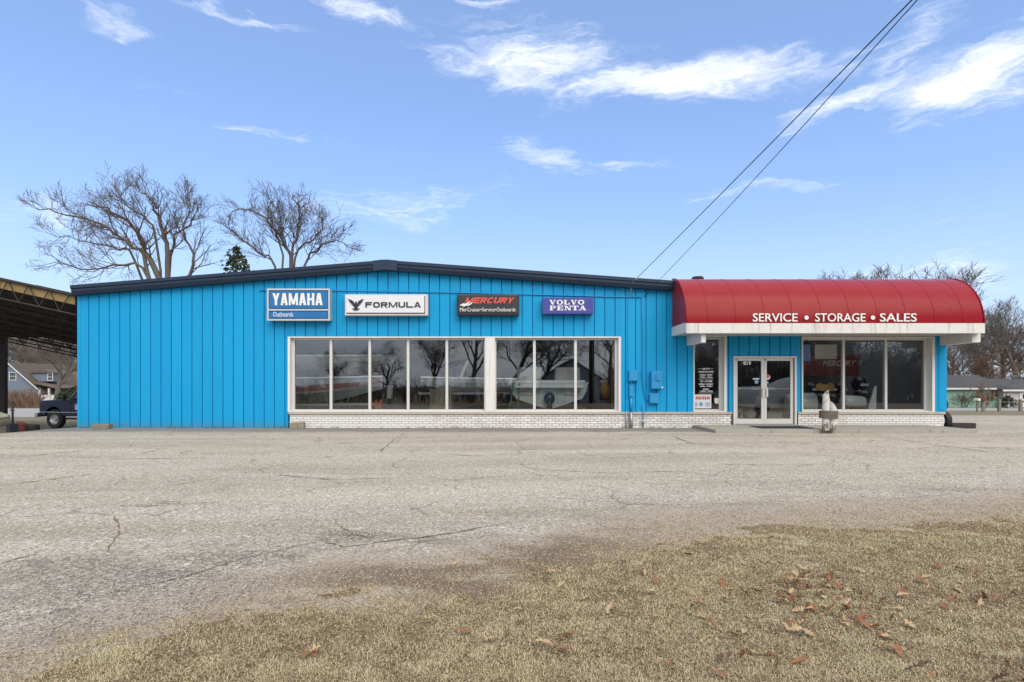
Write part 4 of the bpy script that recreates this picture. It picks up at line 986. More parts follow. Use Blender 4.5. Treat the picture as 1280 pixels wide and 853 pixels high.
tag(MB().cyl((fx(820), 17.70, fz(353.5)), (fx(805), 17.96, fz(371.5)), .012, 6).build('wire_tail', M['cable']), 'wire end dropping from roof edge to the blue conduit corner', 'wire')

# ------------------------------------------------------------------ entrance apron and small things on the ground
apx0, apx1 = fx(893, 16.1), fx(1219, 16.1)
ap = empty('entrance_step', (fx(1050), 17, 0), 'low worn concrete step in front of the entrance', 'step')
for a, b in zip([apx0, 7.4, 9.9, 12.3], [7.39, 9.89, 12.29, apx1]):
    mb = MB(); mb.box(a, b, 16.02, 17.965, -.1, .10)
    mb.build('slab', M['concrete'], ap, bevel=.015)
mt = MB(); mt.box(fx(945, 16.8), fx(1010, 16.8), 16.45, 17.3, .102, .118)
tag(mt.build('door_mat', M['rubber'], bevel=.004), 'black rubber mat lying before the glass doors', 'mat')
tie = MB(); tie.box(0, .72, 0, .24, 0, .17)
o = tie.build('wheel_stop', M['tie'], bevel=.02); o.location = (13.92, 17.75, .0); o.rotation_euler = (0, 0, R(-4))
tag(o, 'short black timber lying at the right corner of the building', 'timber')
def tyre(name, c, R0, rw, axis, label, parent=None, m='rubber', cat='tyre'):
    prof = [(R0 * .60, -rw * .42), (R0 * .75, -rw * .5), (R0 * .93, -rw * .46), (R0 * .985, -rw * .3), (R0, 0), (R0 * .985, rw * .3), (R0 * .93, rw * .46), (R0 * .75, rw * .5), (R0 * .60, rw * .42), (R0 * .58, 0), (R0 * .60, -rw * .42)]
    o = MB().lathe(prof, 26, c, axis).build(name, M[m], parent, auto=50)
    return tag(o, label, cat) if parent is None else o
tyre('tyre', (XR + .19, 18.35, .22), .30, .19, 'x', 'black tyre leaning on the side wall beside the black timber')
tyre('tyre', (XR + .15, 18.35, .74), .2, .15, 'x', 'smaller black tyre hung on the side wall above another')
o = MB().box(-.25, .25, -.12, .12, 0, .15).build('timber_block', M['oldwood'], bevel=.015); o.location = (fx(127.5, 17.6), 17.62, hz(-13, 17)); o.rotation_euler = (0, 0, R(4))
tag(o, 'short weathered timber block at the left foot of the blue wall', 'timber')
cb = MB(); cb.box(-.22, .0, -.1, .1, 0, .19).box(.005, .2, -.09, .1, 0, .2)
o = cb.build('concrete_block', M['block'], bevel=.015); o.location = (fx(372, 17.7), 17.75, 0)
tag(o, 'mossy concrete block standing where blue wall meets white brick', 'block')
# piling
PL = empty('piling_cluster', (fx(1035.5, 15.95), 15.95, .1), 'cluster of peeling white wooden pilings bound with rope before the entrance', 'piling')
def log(x, y, r, z0, z1, slant, dirx):
    n = 14; mb = MB()
    for lv in range(7):
        for j in range(n):
            a = 2 * math.pi * j / n; rr = r * (1 + .03 * math.sin(j * 2.7 + x * 40))
            t = lv / 6; zz = z0 + (z1 - z0) * t
            if lv == 6: zz = z1 - slant * (.5 + .5 * math.cos(a - dirx))
            mb.v.append((x + rr * math.cos(a), y + rr * math.sin(a), min(zz, z1 - slant * (.5 + .5 * math.cos(a - dirx)) - .002 * (6 - lv))))
    for lv in range(6):
        for j in range(n): mb.f.append((lv * n + j, lv * n + (j + 1) % n, (lv + 1) * n + (j + 1) % n, (lv + 1) * n + j))
    mb.f.append(tuple(6 * n + j for j in range(n))); mb.build('piling', M['peel'], PL, auto=50)
pc = fx(1035.5, 15.95)
log(pc - .035, 16.02, .085, .095, 1.255, .16, 2.6)
log(pc - .10, 15.90, .095, .095, 1.02, .22, 2.8)
log(pc + .105, 15.92, .105, .095, .93, .30, .2)
rp = MB()
for i in range(7):
    z = .45 + i * .031
    pts = [(pc + .0 + .245 * math.cos(a) , 15.94 + .175 * math.sin(a), z + .004 * math.sin(a * 2)) for a in [2 * math.pi * j / 28 for j in range(29)]]
    rp.tube(pts, .0165, 6)
rp.build('rope', M['rope'], PL, smooth=True)

# ------------------------------------------------------------------ showroom interior
MB().box(XL + .2, XR - .15, Y0 + .25, 29, -.02, .06).build('showroom_floor', M['floor'], B)
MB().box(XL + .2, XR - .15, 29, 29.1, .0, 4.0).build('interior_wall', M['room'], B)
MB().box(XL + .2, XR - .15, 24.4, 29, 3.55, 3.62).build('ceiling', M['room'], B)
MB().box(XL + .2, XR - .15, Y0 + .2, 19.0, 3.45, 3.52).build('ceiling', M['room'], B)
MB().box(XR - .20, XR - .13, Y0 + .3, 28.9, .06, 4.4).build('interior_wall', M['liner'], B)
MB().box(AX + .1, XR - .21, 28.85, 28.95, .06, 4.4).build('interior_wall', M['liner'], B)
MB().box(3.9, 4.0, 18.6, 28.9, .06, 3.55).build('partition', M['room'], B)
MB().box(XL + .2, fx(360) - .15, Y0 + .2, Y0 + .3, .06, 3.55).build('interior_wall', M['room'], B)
def hull(L, Bm, H, mh, name, loc, rz, label, stripe=None, deck='gel', trailer=True, cat='boat', cuddy=False, stern=False):
    e = empty(name, (0, 0, 0), label, cat)
    NS = 14; mb = MB(); rows = []
    def sec(t):
        b = Bm / 2 * (1 - max(0, (t - .35) / .65) ** 2.6); zk = H * .62 * max(0, (t - .45) / .55) ** 2.2; zs = H * (1 + .10 * t * t); zc = zk + (zs - zk) * .42
        return b, zk, zc, zs
    for i in range(NS + 1):
        t = i / NS; b, zk, zc, zs = sec(t); x = L * (t + (.03 if t == 1 else 0)); b = max(b, .015)
        rows.append([(x, -b, zs), (x, -b * .97, zc + (zs - zc) * .5), (x, -b * .86, zc), (x, 0, zk), (x, b * .86, zc), (x, b * .97, zc + (zs - zc) * .5), (x, b, zs)])
    for r_ in rows: mb.v += r_
    for i in range(NS):
        for j in range(6): mb.f.append((i * 7 + j, i * 7 + j + 1, (i + 1) * 7 + j + 1, (i + 1) * 7 + j))
    mb.f.append((6, 5, 4, 3, 2, 1, 0)); mb.build('hull', M[mh], e, auto=35)
    dk = MB(); n0 = 0
    for r_ in rows:
        x, b, z = r_[0][0], r_[6][1], r_[0][2]; dk.v += [(x, -b, z + .01), (x, -b * .5, z + .06), (x, b * .5, z + .06), (x, b, z + .01)]
    for i in range(NS):
        for j in range(3): dk.f.append((i * 4 + j, (i + 1) * 4 + j, (i + 1) * 4 + j + 1, i * 4 + j + 1))
    dk.f.append((0, 1, 2, 3)); dk.build('deck', M[deck], e, auto=30)
    rub = MB()
    for s in (0, 6): rub.tube([r_[s] for r_ in rows], .035, 6)
    rub.build('rub_rail', M[deck], e, smooth=True)
    if stripe:
        for s in (-1, 1):
            st = MB()
            for r_ in rows:
                p, q = Vector(r_[1 if s < 0 else 5]), Vector(r_[2 if s < 0 else 4]); o_ = Vector((0, s * .008, 0)); st.v += [tuple(p.lerp(q, -.1) + o_), tuple(p.lerp(q, .75) + o_)]
            for i in range(NS): st.f.append((2 * i, 2 * i + 1, 2 * i + 3, 2 * i + 2))
            st.build('stripe', M[stripe], e)
    if trailer:
        tr = MB()
        for s in (-.45, .45): tr.box(0, L * .75, s * Bm - .04, s * Bm + .04, -.02, .06)
        tr.box(L * .74, L * 1.05, -.04, .04, -.04, .05)
        for q in (.15, .4, .65): tr.box(L * q, L * q + .06, -.45 * Bm, .45 * Bm, -.03, .05)
        tr.build('trailer_frame', M['steel'], e)
        for s in (-1, 1): tyre('wheel', (L * .3, s * Bm * .52, -.25), .3, .18, 'y', None, e)
    e.location = loc; e.rotation_euler = (0, 0, R(rz)); WL[e.name] = Vector(loc)
    return e
bA = hull(6.4, 2.2, .95, 'gelg', 'runabout', (-11.6, 21.6, .62), 1, 'white runabout with faded red stripe on trailer behind the leftmost panes', 'gelred')
hull(6.6, 2.1, .55, 'gel', 'racked_boat', (-12.0, 25.2, 2.05), -1, 'slim white hull stored high on a rack behind the striped runabout', trailer=False)
rk = empty('boat_rack', (-9, 25.2, 0), 'dark steel rack carrying the slim white hull', 'rack')
for xx in (-11, -7.6):
    for yy_ in (24.4, 26): MB().box(xx - .05, xx + .05, yy_ - .05, yy_ + .05, .06, 2.2).build('upright', M['shedsteel'], rk)
    MB().box(xx - .05, xx + .05, 24.3, 26.1, 2.0, 2.12).build('arm', M['shedsteel'], rk)
bB = hull(4.6, 1.9, .6, 'gel', 'open_boat', (.9, 23.6, 1.0), 180, 'white open boat on stand seen beside the white window post', 'gelg')
wsd = MB(); wsd.add([(-2.2, 22.8, 1.6), (-2.05, 22.8, 1.6), (-1.75, 22.85, 2.35), (-1.85, 22.85, 2.35), (-2.2, 22.86, 1.6), (-2.05, 22.86, 1.6), (-1.75, 22.91, 2.35), (-1.85, 22.91, 2.35)], [(0, 1, 2, 3), (7, 6, 5, 4), (0, 3, 7, 4), (1, 5, 6, 2), (3, 2, 6, 7), (0, 4, 5, 1)])
tag(wsd.build('windscreen_post', M['seat']), 'upright cream windscreen post above the white open boat', 'post')
# cruiser seen from its stern
C = hull(6.2, 2.75, .95, 'gelg', 'cruiser', (1.32, 20.0, .48), 90, 'white cruiser seen stern first with two padded seat backs', trailer=True)
def cpart(nm, bx_, mm, bev=.03):
    b = MB(); b.box(*bx_); o = b.build(nm, M[mm], None, bevel=bev); o.parent = C
    return o
cpart('swim_platform', (-.42, .05, -1.2, 1.2, .78, .86), 'gel')
for s in (-1, 1):
    a, b = sorted((s * .25, s * 1.15)); cpart('seat_back', (.25, .75, a, b, 1.0, 1.52), 'seat', .08)
    a, b = sorted((s * .55, s * 1.1)); cpart('transom_locker', (-.06, -.005, a, b, .52, .66), 'seat', .02)
cpart('coaming', (.02, .24, -1.3, 1.3, .96, 1.06), 'gel')
dr = MB(); dr.ell((-.22, 0, .42), (.16, .2, .22)).ell((-.25, 0, .18), (.12, .1, .3)).cyl((-.6, 0, .02), (-.1, 0, .02), .07, 10); o = dr.build('stern_drive', M['motor'], None, smooth=True); o.parent = C
ld = empty('step_ladder', (0, 0, 0), 'green folding ladder standing beside the cruiser', 'ladder')
for s in (0, .38):
    q = MB(); q.cyl((-.15 + s * .9, 19.6, .06), (.05 + s * .55, 19.9, 1.45), .025, 6); q.build('rail', M['ladder'], ld)
    q = MB(); q.cyl((-.15 + s * .9, 20.3, .06), (.05 + s * .55, 19.9, 1.45), .02, 6); q.build('rail', M['ladder'], ld)
for i in range(5):
    t = .15 + i * .17; q = MB(); q.box(-.15 + .2 * t, .19 - .115 * t + .0, 19.6 + .3 * t - .03, 19.6 + .3 * t + .03, .06 + 1.39 * t, .09 + 1.39 * t); q.build('tread', M['ladder'], ld)
lv = MB(); lv.prism([(-2.45 + .0, .5), (-2.1, .5), (-2.05, .95), (-2.2, 1.05), (-2.28, .8), (-2.34, 1.05), (-2.5, .95)], 19.5, 19.62)
vx = MB()
xo = fx(563, 20.5) + 2.3
lv = MB(); lv.prism([(fx(469, 20.4), .35), (fx(477, 20.4), .35), (fx(478, 20.4), .78), (fx(475, 20.4), .86), (fx(473, 20.4), .62), (fx(471, 20.4), .86), (fx(468, 20.4), .78)], 20.35, 20.47)
tag(lv.build('life_vest', M['orange'], bevel=.03), 'orange life vest propped under the runabout bow', 'life vest')
q = MB(); q.box(fx(469, 20.4) - .1, fx(478, 20.4) + .1, 20.25, 20.6, .06, .345); tag(q.build('stand', M['room']), 'dark crate under the orange life vest', 'crate')
cartn = MB(); cartn.box(fx(484, 21), fx(490, 21), 20.9, 21.2, .85, 1.35); o = cartn.build('parts_sign', M['paper'], bevel=.02); tag(o, 'pale card leaning near the runabout bow', 'card')
q = MB(); q.box(fx(484, 21) - .2, fx(490, 21) + .3, 20.85, 21.5, .06, .849); tag(q.build('work_cabinet', M['room']), 'dark cabinet carrying the pale card', 'cabinet')
cn_ = MB(); cn_.box(fx(538, 22.5), fx(565, 22.5), 22.3, 22.75, .06, 1.2); tag(cn_.build('display_cabinet', M['oldwood'], bevel=.02), 'wooden display cabinet in front of the white open boat', 'cabinet')
vs_ = MB(); vs_.lathe([(.02, .86), (.1, .9), (.2, 1.05), (.22, 1.2), (.12, 1.36), (.07, 1.45), (.11, 1.52), (0, 1.54)], 16, (fx(757, 19.3), 19.3, 0)); tag(vs_.build('brass_lamp', M['gold'], smooth=True), 'brass lantern standing in the right corner of the wide windows', 'lantern')
q = MB(); q.box(fx(757, 19.3) - .3, fx(757, 19.3) + .3, 19.05, 19.55, .06, .86); tag(q.build('lamp_table', M['room']), 'dark pedestal under the brass lantern', 'pedestal')
MB().box(fx(745, 19.2), fx(752, 19.2), 19.9, 20.1, .06, 3.5).build('column', M['room'], B)
MB().box(fx(764, 18.8), fx(771, 18.8), 18.75, 18.85, .06, 3.4).build('curtain', M['tan'], B)
# covered boat behind the doors
CB = empty('covered_boat', (0, 0, 0), 'boat under grey cover on trailer behind the glass doors', 'covered boat')
cx = [fx(q, 20.6) for q in (902, 915, 932, 950, 968, 984, 993)]
hts = [(.75, 1.18, .5), (.7, 1.28, .75), (.66, 1.30, .95), (.64, 1.32, 1.0), (.62, 1.40, 1.0), (.66, 1.62, .9), (.75, 1.66, .75)]
mb = MB(); nn = 11
for xx, (z0, z1, wv_) in zip(cx, hts):
    for j in range(nn):
        a = math.pi * j / (nn - 1); mb.v.append((xx, 20.9 - wv_ * math.cos(a), z0 + (z1 - z0) * math.sin(a) ** .7 - (.08 if j in (0, nn - 1) else 0)))
for i in range(len(cx) - 1):
    for j in range(nn - 1): mb.f.append((i * nn + j, i * nn + j + 1, (i + 1) * nn + j + 1, (i + 1) * nn + j))
mb.f.append(tuple(range(nn))); mb.f.append(tuple((len(cx) - 1) * nn + j for j in range(nn)))
mb.build('cover', M['tarp'], CB, auto=50)
tr = MB(); tr.box(cx[0], cx[-1] + .1, 20.2, 20.3, .40, .5).box(cx[0], cx[-1] + .1, 21.5, 21.6, .40, .5)
for q in cx[1:]: tr.box(q - .03, q + .03, 20.3, 21.5, .42, .48)
tr.box(cx[3], cx[3] + .05, 20.5, 21.2, .48, .68).box(cx[5], cx[5] + .05, 20.5, 21.2, .48, .70)
tr.build('trailer_frame', M['steel'], CB)
for s in (20.12, 21.68): tyre('wheel', (cx[2], s, .36), .30, .18, 'y', None, CB)
MB().cyl((fx(941, 20), 20.15, .06), (fx(941, 20), 20.15, .5), .035, 8).build('jack', M['silver'], CB)
# outboard motors on stands behind the right window
def outboard():
    e = empty('outboard_motor', (0, 0, 0)); 
    MB().add(*(lambda b: (b.v, b.f))(MB().ell((0, 0, 1.22), (.20, .30, .26), 14, 10))).build('cowl', M['motor'], e, smooth=True)
    MB().box(-.13, .13, -.2, .2, .98, 1.05).build('cowl_band', M['steel'], e, bevel=.02)
    mb = MB(); mb.prismx([(-.14, .45), (.14, .45), (.18, .98), (-.18, .98)], -.08, .08); mb.build('midsection', M['motor'], e, bevel=.03)
    mb = MB(); mb.ell((0, .02, .34), (.07, .26, .09), 10, 8).box(-.16, .16, -.1, .26, .44, .46).build('lower_unit', M['motor'], e, smooth=False)
    pr = MB()
    for i in range(3):
        a = 2 * math.pi * i / 3; pr.add([(0, .29, .34), (.05 * math.cos(a + .9), .27, .34 + .05 * math.sin(a + .9)), (.14 * math.cos(a + .4), .33, .34 + .14 * math.sin(a + .4)), (.14 * math.cos(a), .29, .34 + .14 * math.sin(a))], [(0, 1, 2, 3)])
    pr.build('propeller', M['steel'], e)
    MB().box(-.09, .09, -.33, -.2, .75, 1.0).build('clamp_bracket', M['steel'], e, bevel=.01)
    MB().box(-.12, .12, -.302, -.296, 1.16, 1.24).build('badge', M['signwhite'], e)
    st = MB(); st.box(-.25, -.2, -.5, -.3, .06, .95).box(.2, .25, -.5, -.3, .06, .95).box(-.25, .25, -.42, -.34, .78, .95).box(-.25, .25, -.6, .2, .0601, .11); st.build('stand', M['shedsteel'], e)
    return e
def copy_tree(o, parent=None):
    c = o.copy(); COL.objects.link(c)
    if parent is not None: c.parent = parent
    for ch in list(o.children): copy_tree(ch, c)
    return c
om = outboard()
lab = ['leftmost black outboard motor in the row behind the right window', 'second black outboard motor from the doors behind the right window', 'middle black outboard motor in the row behind the right window', 'fourth black outboard motor from the doors behind the right window', 'large rightmost black outboard motor behind the right window']
copies = [om] + [copy_tree(om) for _ in range(4)]
for i, (o, px_) in enumerate(zip(copies, (1012, 1024, 1036, 1049, 1074))):
    D = 20.9 if i < 4 else 20.3; s = 1.0 if i < 4 else 1.15
    o.location = (fx(px_, D), D, .0 if i < 4 else -.008); o.scale = (s,) * 3; o.rotation_euler = (0, 0, R(rnd.uniform(-14, 14)))
    tag(o, lab[i], 'outboard motor', 'outboard motors behind the right window')
def rolled(name, a, b, r, mm, label, cat):
    mb = MB(); a, b = Vector(a), Vector(b); pts = [a.lerp(b, t) for t in (0, .03, .08, .5, .92, .97, 1)]; mb.tube(pts, [r * q for q in (.35, .75, .97, 1, .97, .75, .35)], 16)
    return tag(mb.build(name, M[mm], smooth=True), label, cat)
rolled('inflatable_tube', (fx(1052, 19.2), 19.2, .82), (fx(1083, 19.2), 19.35, .78), .21, 'gelg', 'pale inflatable tube lying low behind the middle right pane', 'inflatable')
rolled('inflatable_boat', (fx(985, 19.4), 19.6, .72), (fx(1021, 19.4), 19.4, .78), .34, 'gelg', 'fat pale inflatable bow beside the piling behind glass', 'inflatable')
q = MB(); q.box(fx(985, 19.4), fx(1085, 19.2), 19.0, 19.8, .06, .40); tag(q.build('display_plinth', M['room']), 'low dark plinth carrying the pale inflatables', 'plinth')
q = MB(); q.prism([(fx(1083, 19.1), .402), (fx(1094, 19.1), .402), (fx(1094.5, 19.1), 1.35), (fx(1092, 19.1), 1.3)], 19.05, 19.11); tag(q.build('upright_fin', M['gelg']), 'pale upright fin standing right of the inflatable tube', 'fin')
q = MB(); q.box(fx(1083, 19.1) - .05, fx(1096, 19.1), 18.95, 19.2, .06, .40); tag(q.build('fin_base', M['room']), 'dark base under the pale upright fin', 'base')
bn = empty('showroom_banner', (fx(1040, 21.5), 21.5, 2.3), 'dark red banner reading MERCURY hanging inside the right window', 'banner')
MB().box(fx(1000, 21.5), fx(1074, 21.5), 21.5, 21.52, fz(470, 21.5), fz(444, 21.5)).build('cloth', M['banner'], bn)
text('MERCURY', fx(1028, 21.5), fx(1070, 21.5), fz(458, 21.5), fz(450.5, 21.5), 21.49, .02, .006, shear=.3).build('lettering', M['silver'], bn)
q = MB(); q.box(fx(1019, 20.8), fx(1046, 20.8), 20.8, 20.82, fz(449, 20.8), fz(431, 20.8)); tag(q.build('hanging_poster', M['paper']), 'pale cream poster hanging above the dark red banner', 'poster')
q = MB(); q.box(fx(1003, 20.8), fx(1013, 20.8), 20.8, 20.82, fz(452, 20.8), fz(431, 20.8)); tag(q.build('narrow_poster', M['sign']), 'narrow blue poster hanging at the left edge of the right window', 'poster')
q = MB(); q.box(fx(1020, 18.6), fx(1043, 18.6), 18.6, 18.63, fz(488, 18.6), fz(480.5, 18.6)).box(fx(1031, 18.6), fx(1033, 18.6), 18.605, 18.63, .0601, fz(488, 18.6)); tag(q.build('wooden_plaque', M['gold'], bevel=.006), 'varnished wooden plaque on a stick behind glass above the piling', 'plaque')
for px_ in (1075, 1090, 1117): MB().box(fx(px_, 24) - .06, fx(px_, 24) + .06, 24, 24.1, .06, 3.5).build('column', M['whitewall'], B)
MB().box(fx(1092, 22), fx(1152, 22), 22.0, 22.7, .06, 1.15).build('counter', M['bluesiding'], B)

# ------------------------------------------------------------------ trees
def tree_parts(name, loc, trunk, crown, mt, mc, label, cat='tree', group=None):
    e = empty(name, loc, label, cat, group)
    trunk.build('trunk', mt, e, smooth=True, world=False); crown.build('crown', mc, e, smooth=False, world=False)
    return e
def branch(T, Cw, p, d, L, r, lev, mx, q, up=.12, spread=1., nch=(6, 7, 6, 5), rmin=.012, lratio=(.5, .72)):
    k = 4 if lev < 2 else (3 if lev < 3 else 2)
    pts = [p]; rad = [r]; dirs = [d]
    for i in range(k):
        d = (d + Vector((q.gauss(0, .16), q.gauss(0, .16), q.gauss(0, .12) + up)) * (.7 + .25 * lev)).normalized()
        p = p + d * (L / k); pts.append(p); rad.append(max(rmin * .7, r * (1 - .62 * (i + 1) / k))); dirs.append(d)
    (T if lev < 2 else Cw).tube(pts, rad, 7 if lev == 0 else (5 if lev < 3 else 3), cap=False)
    if lev >= mx: return
    n = nch[min(lev, len(nch) - 1)]; n = max(2, int(round(n * q.uniform(.8, 1.2))))
    for i in range(n):
        t = .25 + .75 * (i + q.random()) / n if lev else .45 + .55 * (i + q.random()) / n
        t = min(t, .999); j = int(t * k); pp = pts[j].lerp(pts[j + 1], t * k - j); dd_ = dirs[j + 1]
        a = q.uniform(.45, .95) * spread; s = dd_.orthogonal().normalized(); s = Matrix.Rotation(q.uniform(0, 6.283), 3, dd_) @ s
        nd = (dd_ * math.cos(a) + s * math.sin(a)).normalized()
        rr = max(rmin, rad[min(j + 1, k)] * q.uniform(.5, .72))
        branch(T, Cw, pp, nd, L * q.uniform(*lratio) * (1.1 - .35 * t), rr, lev + 1, mx, q, up, spread, nch, rmin, lratio)
def generic(seed, H, spread=1., nch=(7, 7, 6, 5), r=.3, mx=4, up=.1, rmin=.014):
    q = random.Random(seed); T, Cw = MB(), MB()
    branch(T, Cw, Vector((0, 0, -.3)), Vector((q.gauss(0, .04), q.gauss(0, .04), 1)).normalized(), H * .52, r, 0, mx, q, up, spread, nch, rmin)
    return T, Cw
def guided(limbs, D, base_px, seed, r0, depth=2.5, sub=9, rmin=.012):
    """a tree whose main limbs follow given lines; the rest grows on them"""
    q = random.Random(seed); T, Cw = MB(), MB()
    bx_ = fx(base_px, D); gz = hz(bx_, D); org = Vector((bx_, D, gz))
    fork = Vector((0, 0, 3.2))
    T.tube([(0, 0, -.4), (0, 0, 1.), tuple(fork), tuple(fork + Vector((0, 0, .8)))], [r0 * 1.35, r0 * 1.1, r0, r0 * .9], 10, cap=False)
    for pts, r in limbs:
        oy = q.uniform(-depth, depth); P3 = [fork + Vector((q.uniform(-.1, .1), 0, q.uniform(-.6, .5)))]
        for i, (a, b) in enumerate(pts):
            t = (i + 1) / len(pts); DD = D + oy * t; P3.append(P(a, b, DD) - org)
        # smooth resample
        S = []
        for i in range(len(P3) - 1):
            p0, p1, p2, p3 = P3[max(0, i - 1)], P3[i], P3[i + 1], P3[min(len(P3) - 1, i + 2)]
            for j in range(4):
                t = j / 4; S.append(.5 * ((2 * p1) + (p2 - p0) * t + (2 * p0 - 5 * p1 + 4 * p2 - p3) * t * t + (3 * p1 - p0 - 3 * p2 + p3) * t ** 3))
        S.append(P3[-1])
        S = [s_ + Vector((q.gauss(0, .07), q.gauss(0, .07), q.gauss(0, .07))) * (1 if 0 < i_ < len(S) - 1 else 0) for i_, s_ in enumerate(S)]
        n = len(S); rad = [max(.025, r * .6 * (1 - .85 * i / (n - 1))) for i in range(n)]
        T.tube(S, rad, 7, cap=False)
        LL = sum((S[i + 1] - S[i]).length for i in range(n - 1))
        m = int(sub * LL / 5)
        for i in range(m):
            t = .28 + .72 * (i + q.random()) / m; t = min(.995, t); f = t * (n - 1); j = int(f); pp = S[j].lerp(S[j + 1], f - j); dd_ = (S[j + 1] - S[j]).normalized()
            s_ = Matrix.Rotation(q.uniform(0, 6.283), 3, dd_) @ dd_.orthogonal().normalized(); a = q.uniform(.5, 1.0); nd = (dd_ * math.cos(a) + s_ * math.sin(a) + Vector((0, 0, .12))).normalized()
            branch(T, Cw, pp, nd, (2.7 - 1.3 * t) * q.uniform(.5, 1.15), max(.022, rad[j] * .42), 2, 4, q, .09, .9, (5, 5, 5, 4), rmin, (.5, .75))
    return org, T, Cw
org, T, Cw = guided([([(197, 348), (181, 314), (167, 284), (139, 264), (108, 255)], .42), ([(210, 348), (207, 305), (198, 275), (192, 254), (173, 239)], .38), ([(222, 372), (240, 338), (241, 318), (231, 293), (243, 270), (248, 260)], .26),
                     ([(184, 346), (150, 332), (112, 337), (68, 328)], .22), ([(185, 335), (160, 306), (127, 281), (84, 268), (47, 262)], .28), ([(214, 320), (228, 285), (238, 262), (232, 245)], .2), ([(172, 330), (140, 310), (100, 300), (70, 296)], .18), ([(197, 300), (172, 268), (156, 254), (150, 243)], .18)],
                    42, 206, 4, .6, 2.5, 7)
tree_parts('bare_tree', org, T, Cw, M['bark'], M['twig'], 'tall bare tree with several leaning leaders behind the left roof', group='bare trees behind the blue building')
org, T, Cw = guided([([(363, 333), (357, 310), (338, 280), (312, 263), (291, 264)], .28), ([(364, 330), (371, 293), (376, 270), (371, 253)], .24), ([(380, 333), (397, 314), (420, 299), (434, 310)], .2), ([(345, 335), (325, 318), (304, 300), (284, 285)], .2), ([(370, 325), (392, 300), (404, 282), (396, 266)], .18), ([(352, 320), (345, 295), (352, 272), (342, 258)], .17)],
                    46, 362, 9, .5, 2.5, 8)
tree_parts('bare_tree', org, T, Cw, M['bark'], M['twig'], 'rounded bare tree rising behind the roof left of the ridge', group='bare trees behind the blue building')
# small evergreen seen between the two
def evergreen(name, loc, H, rad, n, label, seed, size=.22, group=None, shape=1.):
    q = random.Random(seed); T, Cw = MB(), MB()
    T.tube([(0, 0, -.3), (0, 0, H * .5), (0, 0, H)], [H * .018 + .04, H * .012 + .02, .01], 6)
    for i in range(n):
        t = q.random() ** .8; a = q.uniform(0, 6.283); lump = .62 + .5 * mn.noise((math.cos(a) * 1.3 + seed, math.sin(a) * 1.3, t * H * .8))
        if mn.noise((math.cos(a) * 2 + seed, math.sin(a) * 2, t * H * 1.3)) < -.18: continue
        lump = max(.15, lump * 1.25)
        r = rad * (1 - t ** shape) ** .75 * math.sqrt(q.random()) * lump + .04; p = Vector((r * math.cos(a), r * math.sin(a), H * (.06 + .94 * t) + q.gauss(0, .1)))
        u = Vector((q.gauss(0, 1), q.gauss(0, 1), q.gauss(0, 1))).normalized() * size * q.uniform(.5, 1.2); v = u.orthogonal().normalized() * size * .3
        Cw.add([p - v * .6, p + u * .5 - v, p + u, p + u * .5 + v], [(0, 1, 2, 3)])
    return tree_parts(name, loc, T, Cw, M['bark'], M['evergreen'], label, 'tree', group)
ep = P(296, 480, 41); evergreen('evergreen_tree', (ep.x, 41, hz(ep.x, 41)), 12.3, 1.35, 1900, 'dark narrow evergreen between the two big bare trees', 3, .34, shape=9.)

# templates for the further trees
TP = []
for seed, H, sp, nch, r, mt_, mc_ in ((21, 15, .95, (8, 7, 6, 5), .32, 'bark', 'twig'), (22, 14, 1.1, (7, 7, 7, 5), .30, 'bark', 'twiggrey'), (27, 13, .8, (9, 8, 6, 5), .26, 'bark', 'twig')):
    T, Cw = generic(seed, H, sp, nch, r)
    TP.append((T, Cw, mt_, mc_, H))
TM = []
for T, Cw, a, b, H in TP:
    me1 = bpy.data.meshes.new('trunk'); me1.from_pydata(T.v, [], T.f); me1.materials.append(M[a]); me2 = bpy.data.meshes.new('crown'); me2.from_pydata(Cw.v, [], Cw.f); me2.materials.append(M[b])
    TM.append((me1, me2, H, max(v[2] for v in Cw.v)))
def plant(px, D, top_py, kind, label, group, rz=None, wide=1., name='bare_tree'):
    x = fx(px, D); z = hz(x, D); H = fz(top_py, D) - z; me1, me2, _, h0 = TM[kind]
    e = empty(name, (x, D, z), label, 'tree', group); s = H / h0; e.scale = (s * wide, s * wide, s); e.rotation_euler = (0, 0, rnd.uniform(0, 6.28) if rz is None else rz)
    for nm, me in (('trunk', me1), ('crown', me2)):
        o = bpy.data.objects.new(nm, me); COL.objects.link(o); o.parent = e
    return e
g = 'bare treetops showing above the red awning'
for px_, D, ty_, kd, rz_, wd_, lb in ((1046, 62, 333, 1, .4, 1.3, 'leftmost bare treetop showing above the red awning'), (1082, 64, 329, 2, 1.7, 1.3, 'second bare treetop from the left above the red awning'), (1112, 60, 328, 1, 2.0, 1.3, 'middle bare treetop showing above the red awning'),
                                      (1143, 63, 325, 0, 3.0, 1.3, 'tallest bare treetop showing above the red awning'), (1180, 68, 336, 2, 4., 1.3, 'rightmost bare treetop showing above the red awning')):
    plant(px_, D, ty_, kd, lb, g, rz_, wd_)
plant(815, 70, 343, 2, 'tip of a far bare tree just above the roof beside the wires', 'far treetops', 1.)
g = 'bare trees right of the building'
rt = [(1205, 84, 384, 1, 1., 'bare tree right beside the awning end above the grey roofs'), (1232, 92, 402, 2, 1.2, 'lower bare tree between the awning end and russet tree'), (1256, 80, 372, 0, 1.1, 'tall dark bare tree at the right behind the russet tree'),
      (1292, 74, 362, 1, 1., 'tallest bare tree at the right edge of the photograph'), (1190, 105, 418, 0, 1.3, 'far bare tree seen under the awning bracket'), (1222, 110, 420, 1, 1.5, 'far hazy bare tree above the green house roof'), (1265, 112, 410, 2, 1.5, 'far hazy bare tree above the white garage'),
      (1300, 100, 396, 0, 1.5, 'far bare tree partly cut by the right edge')]
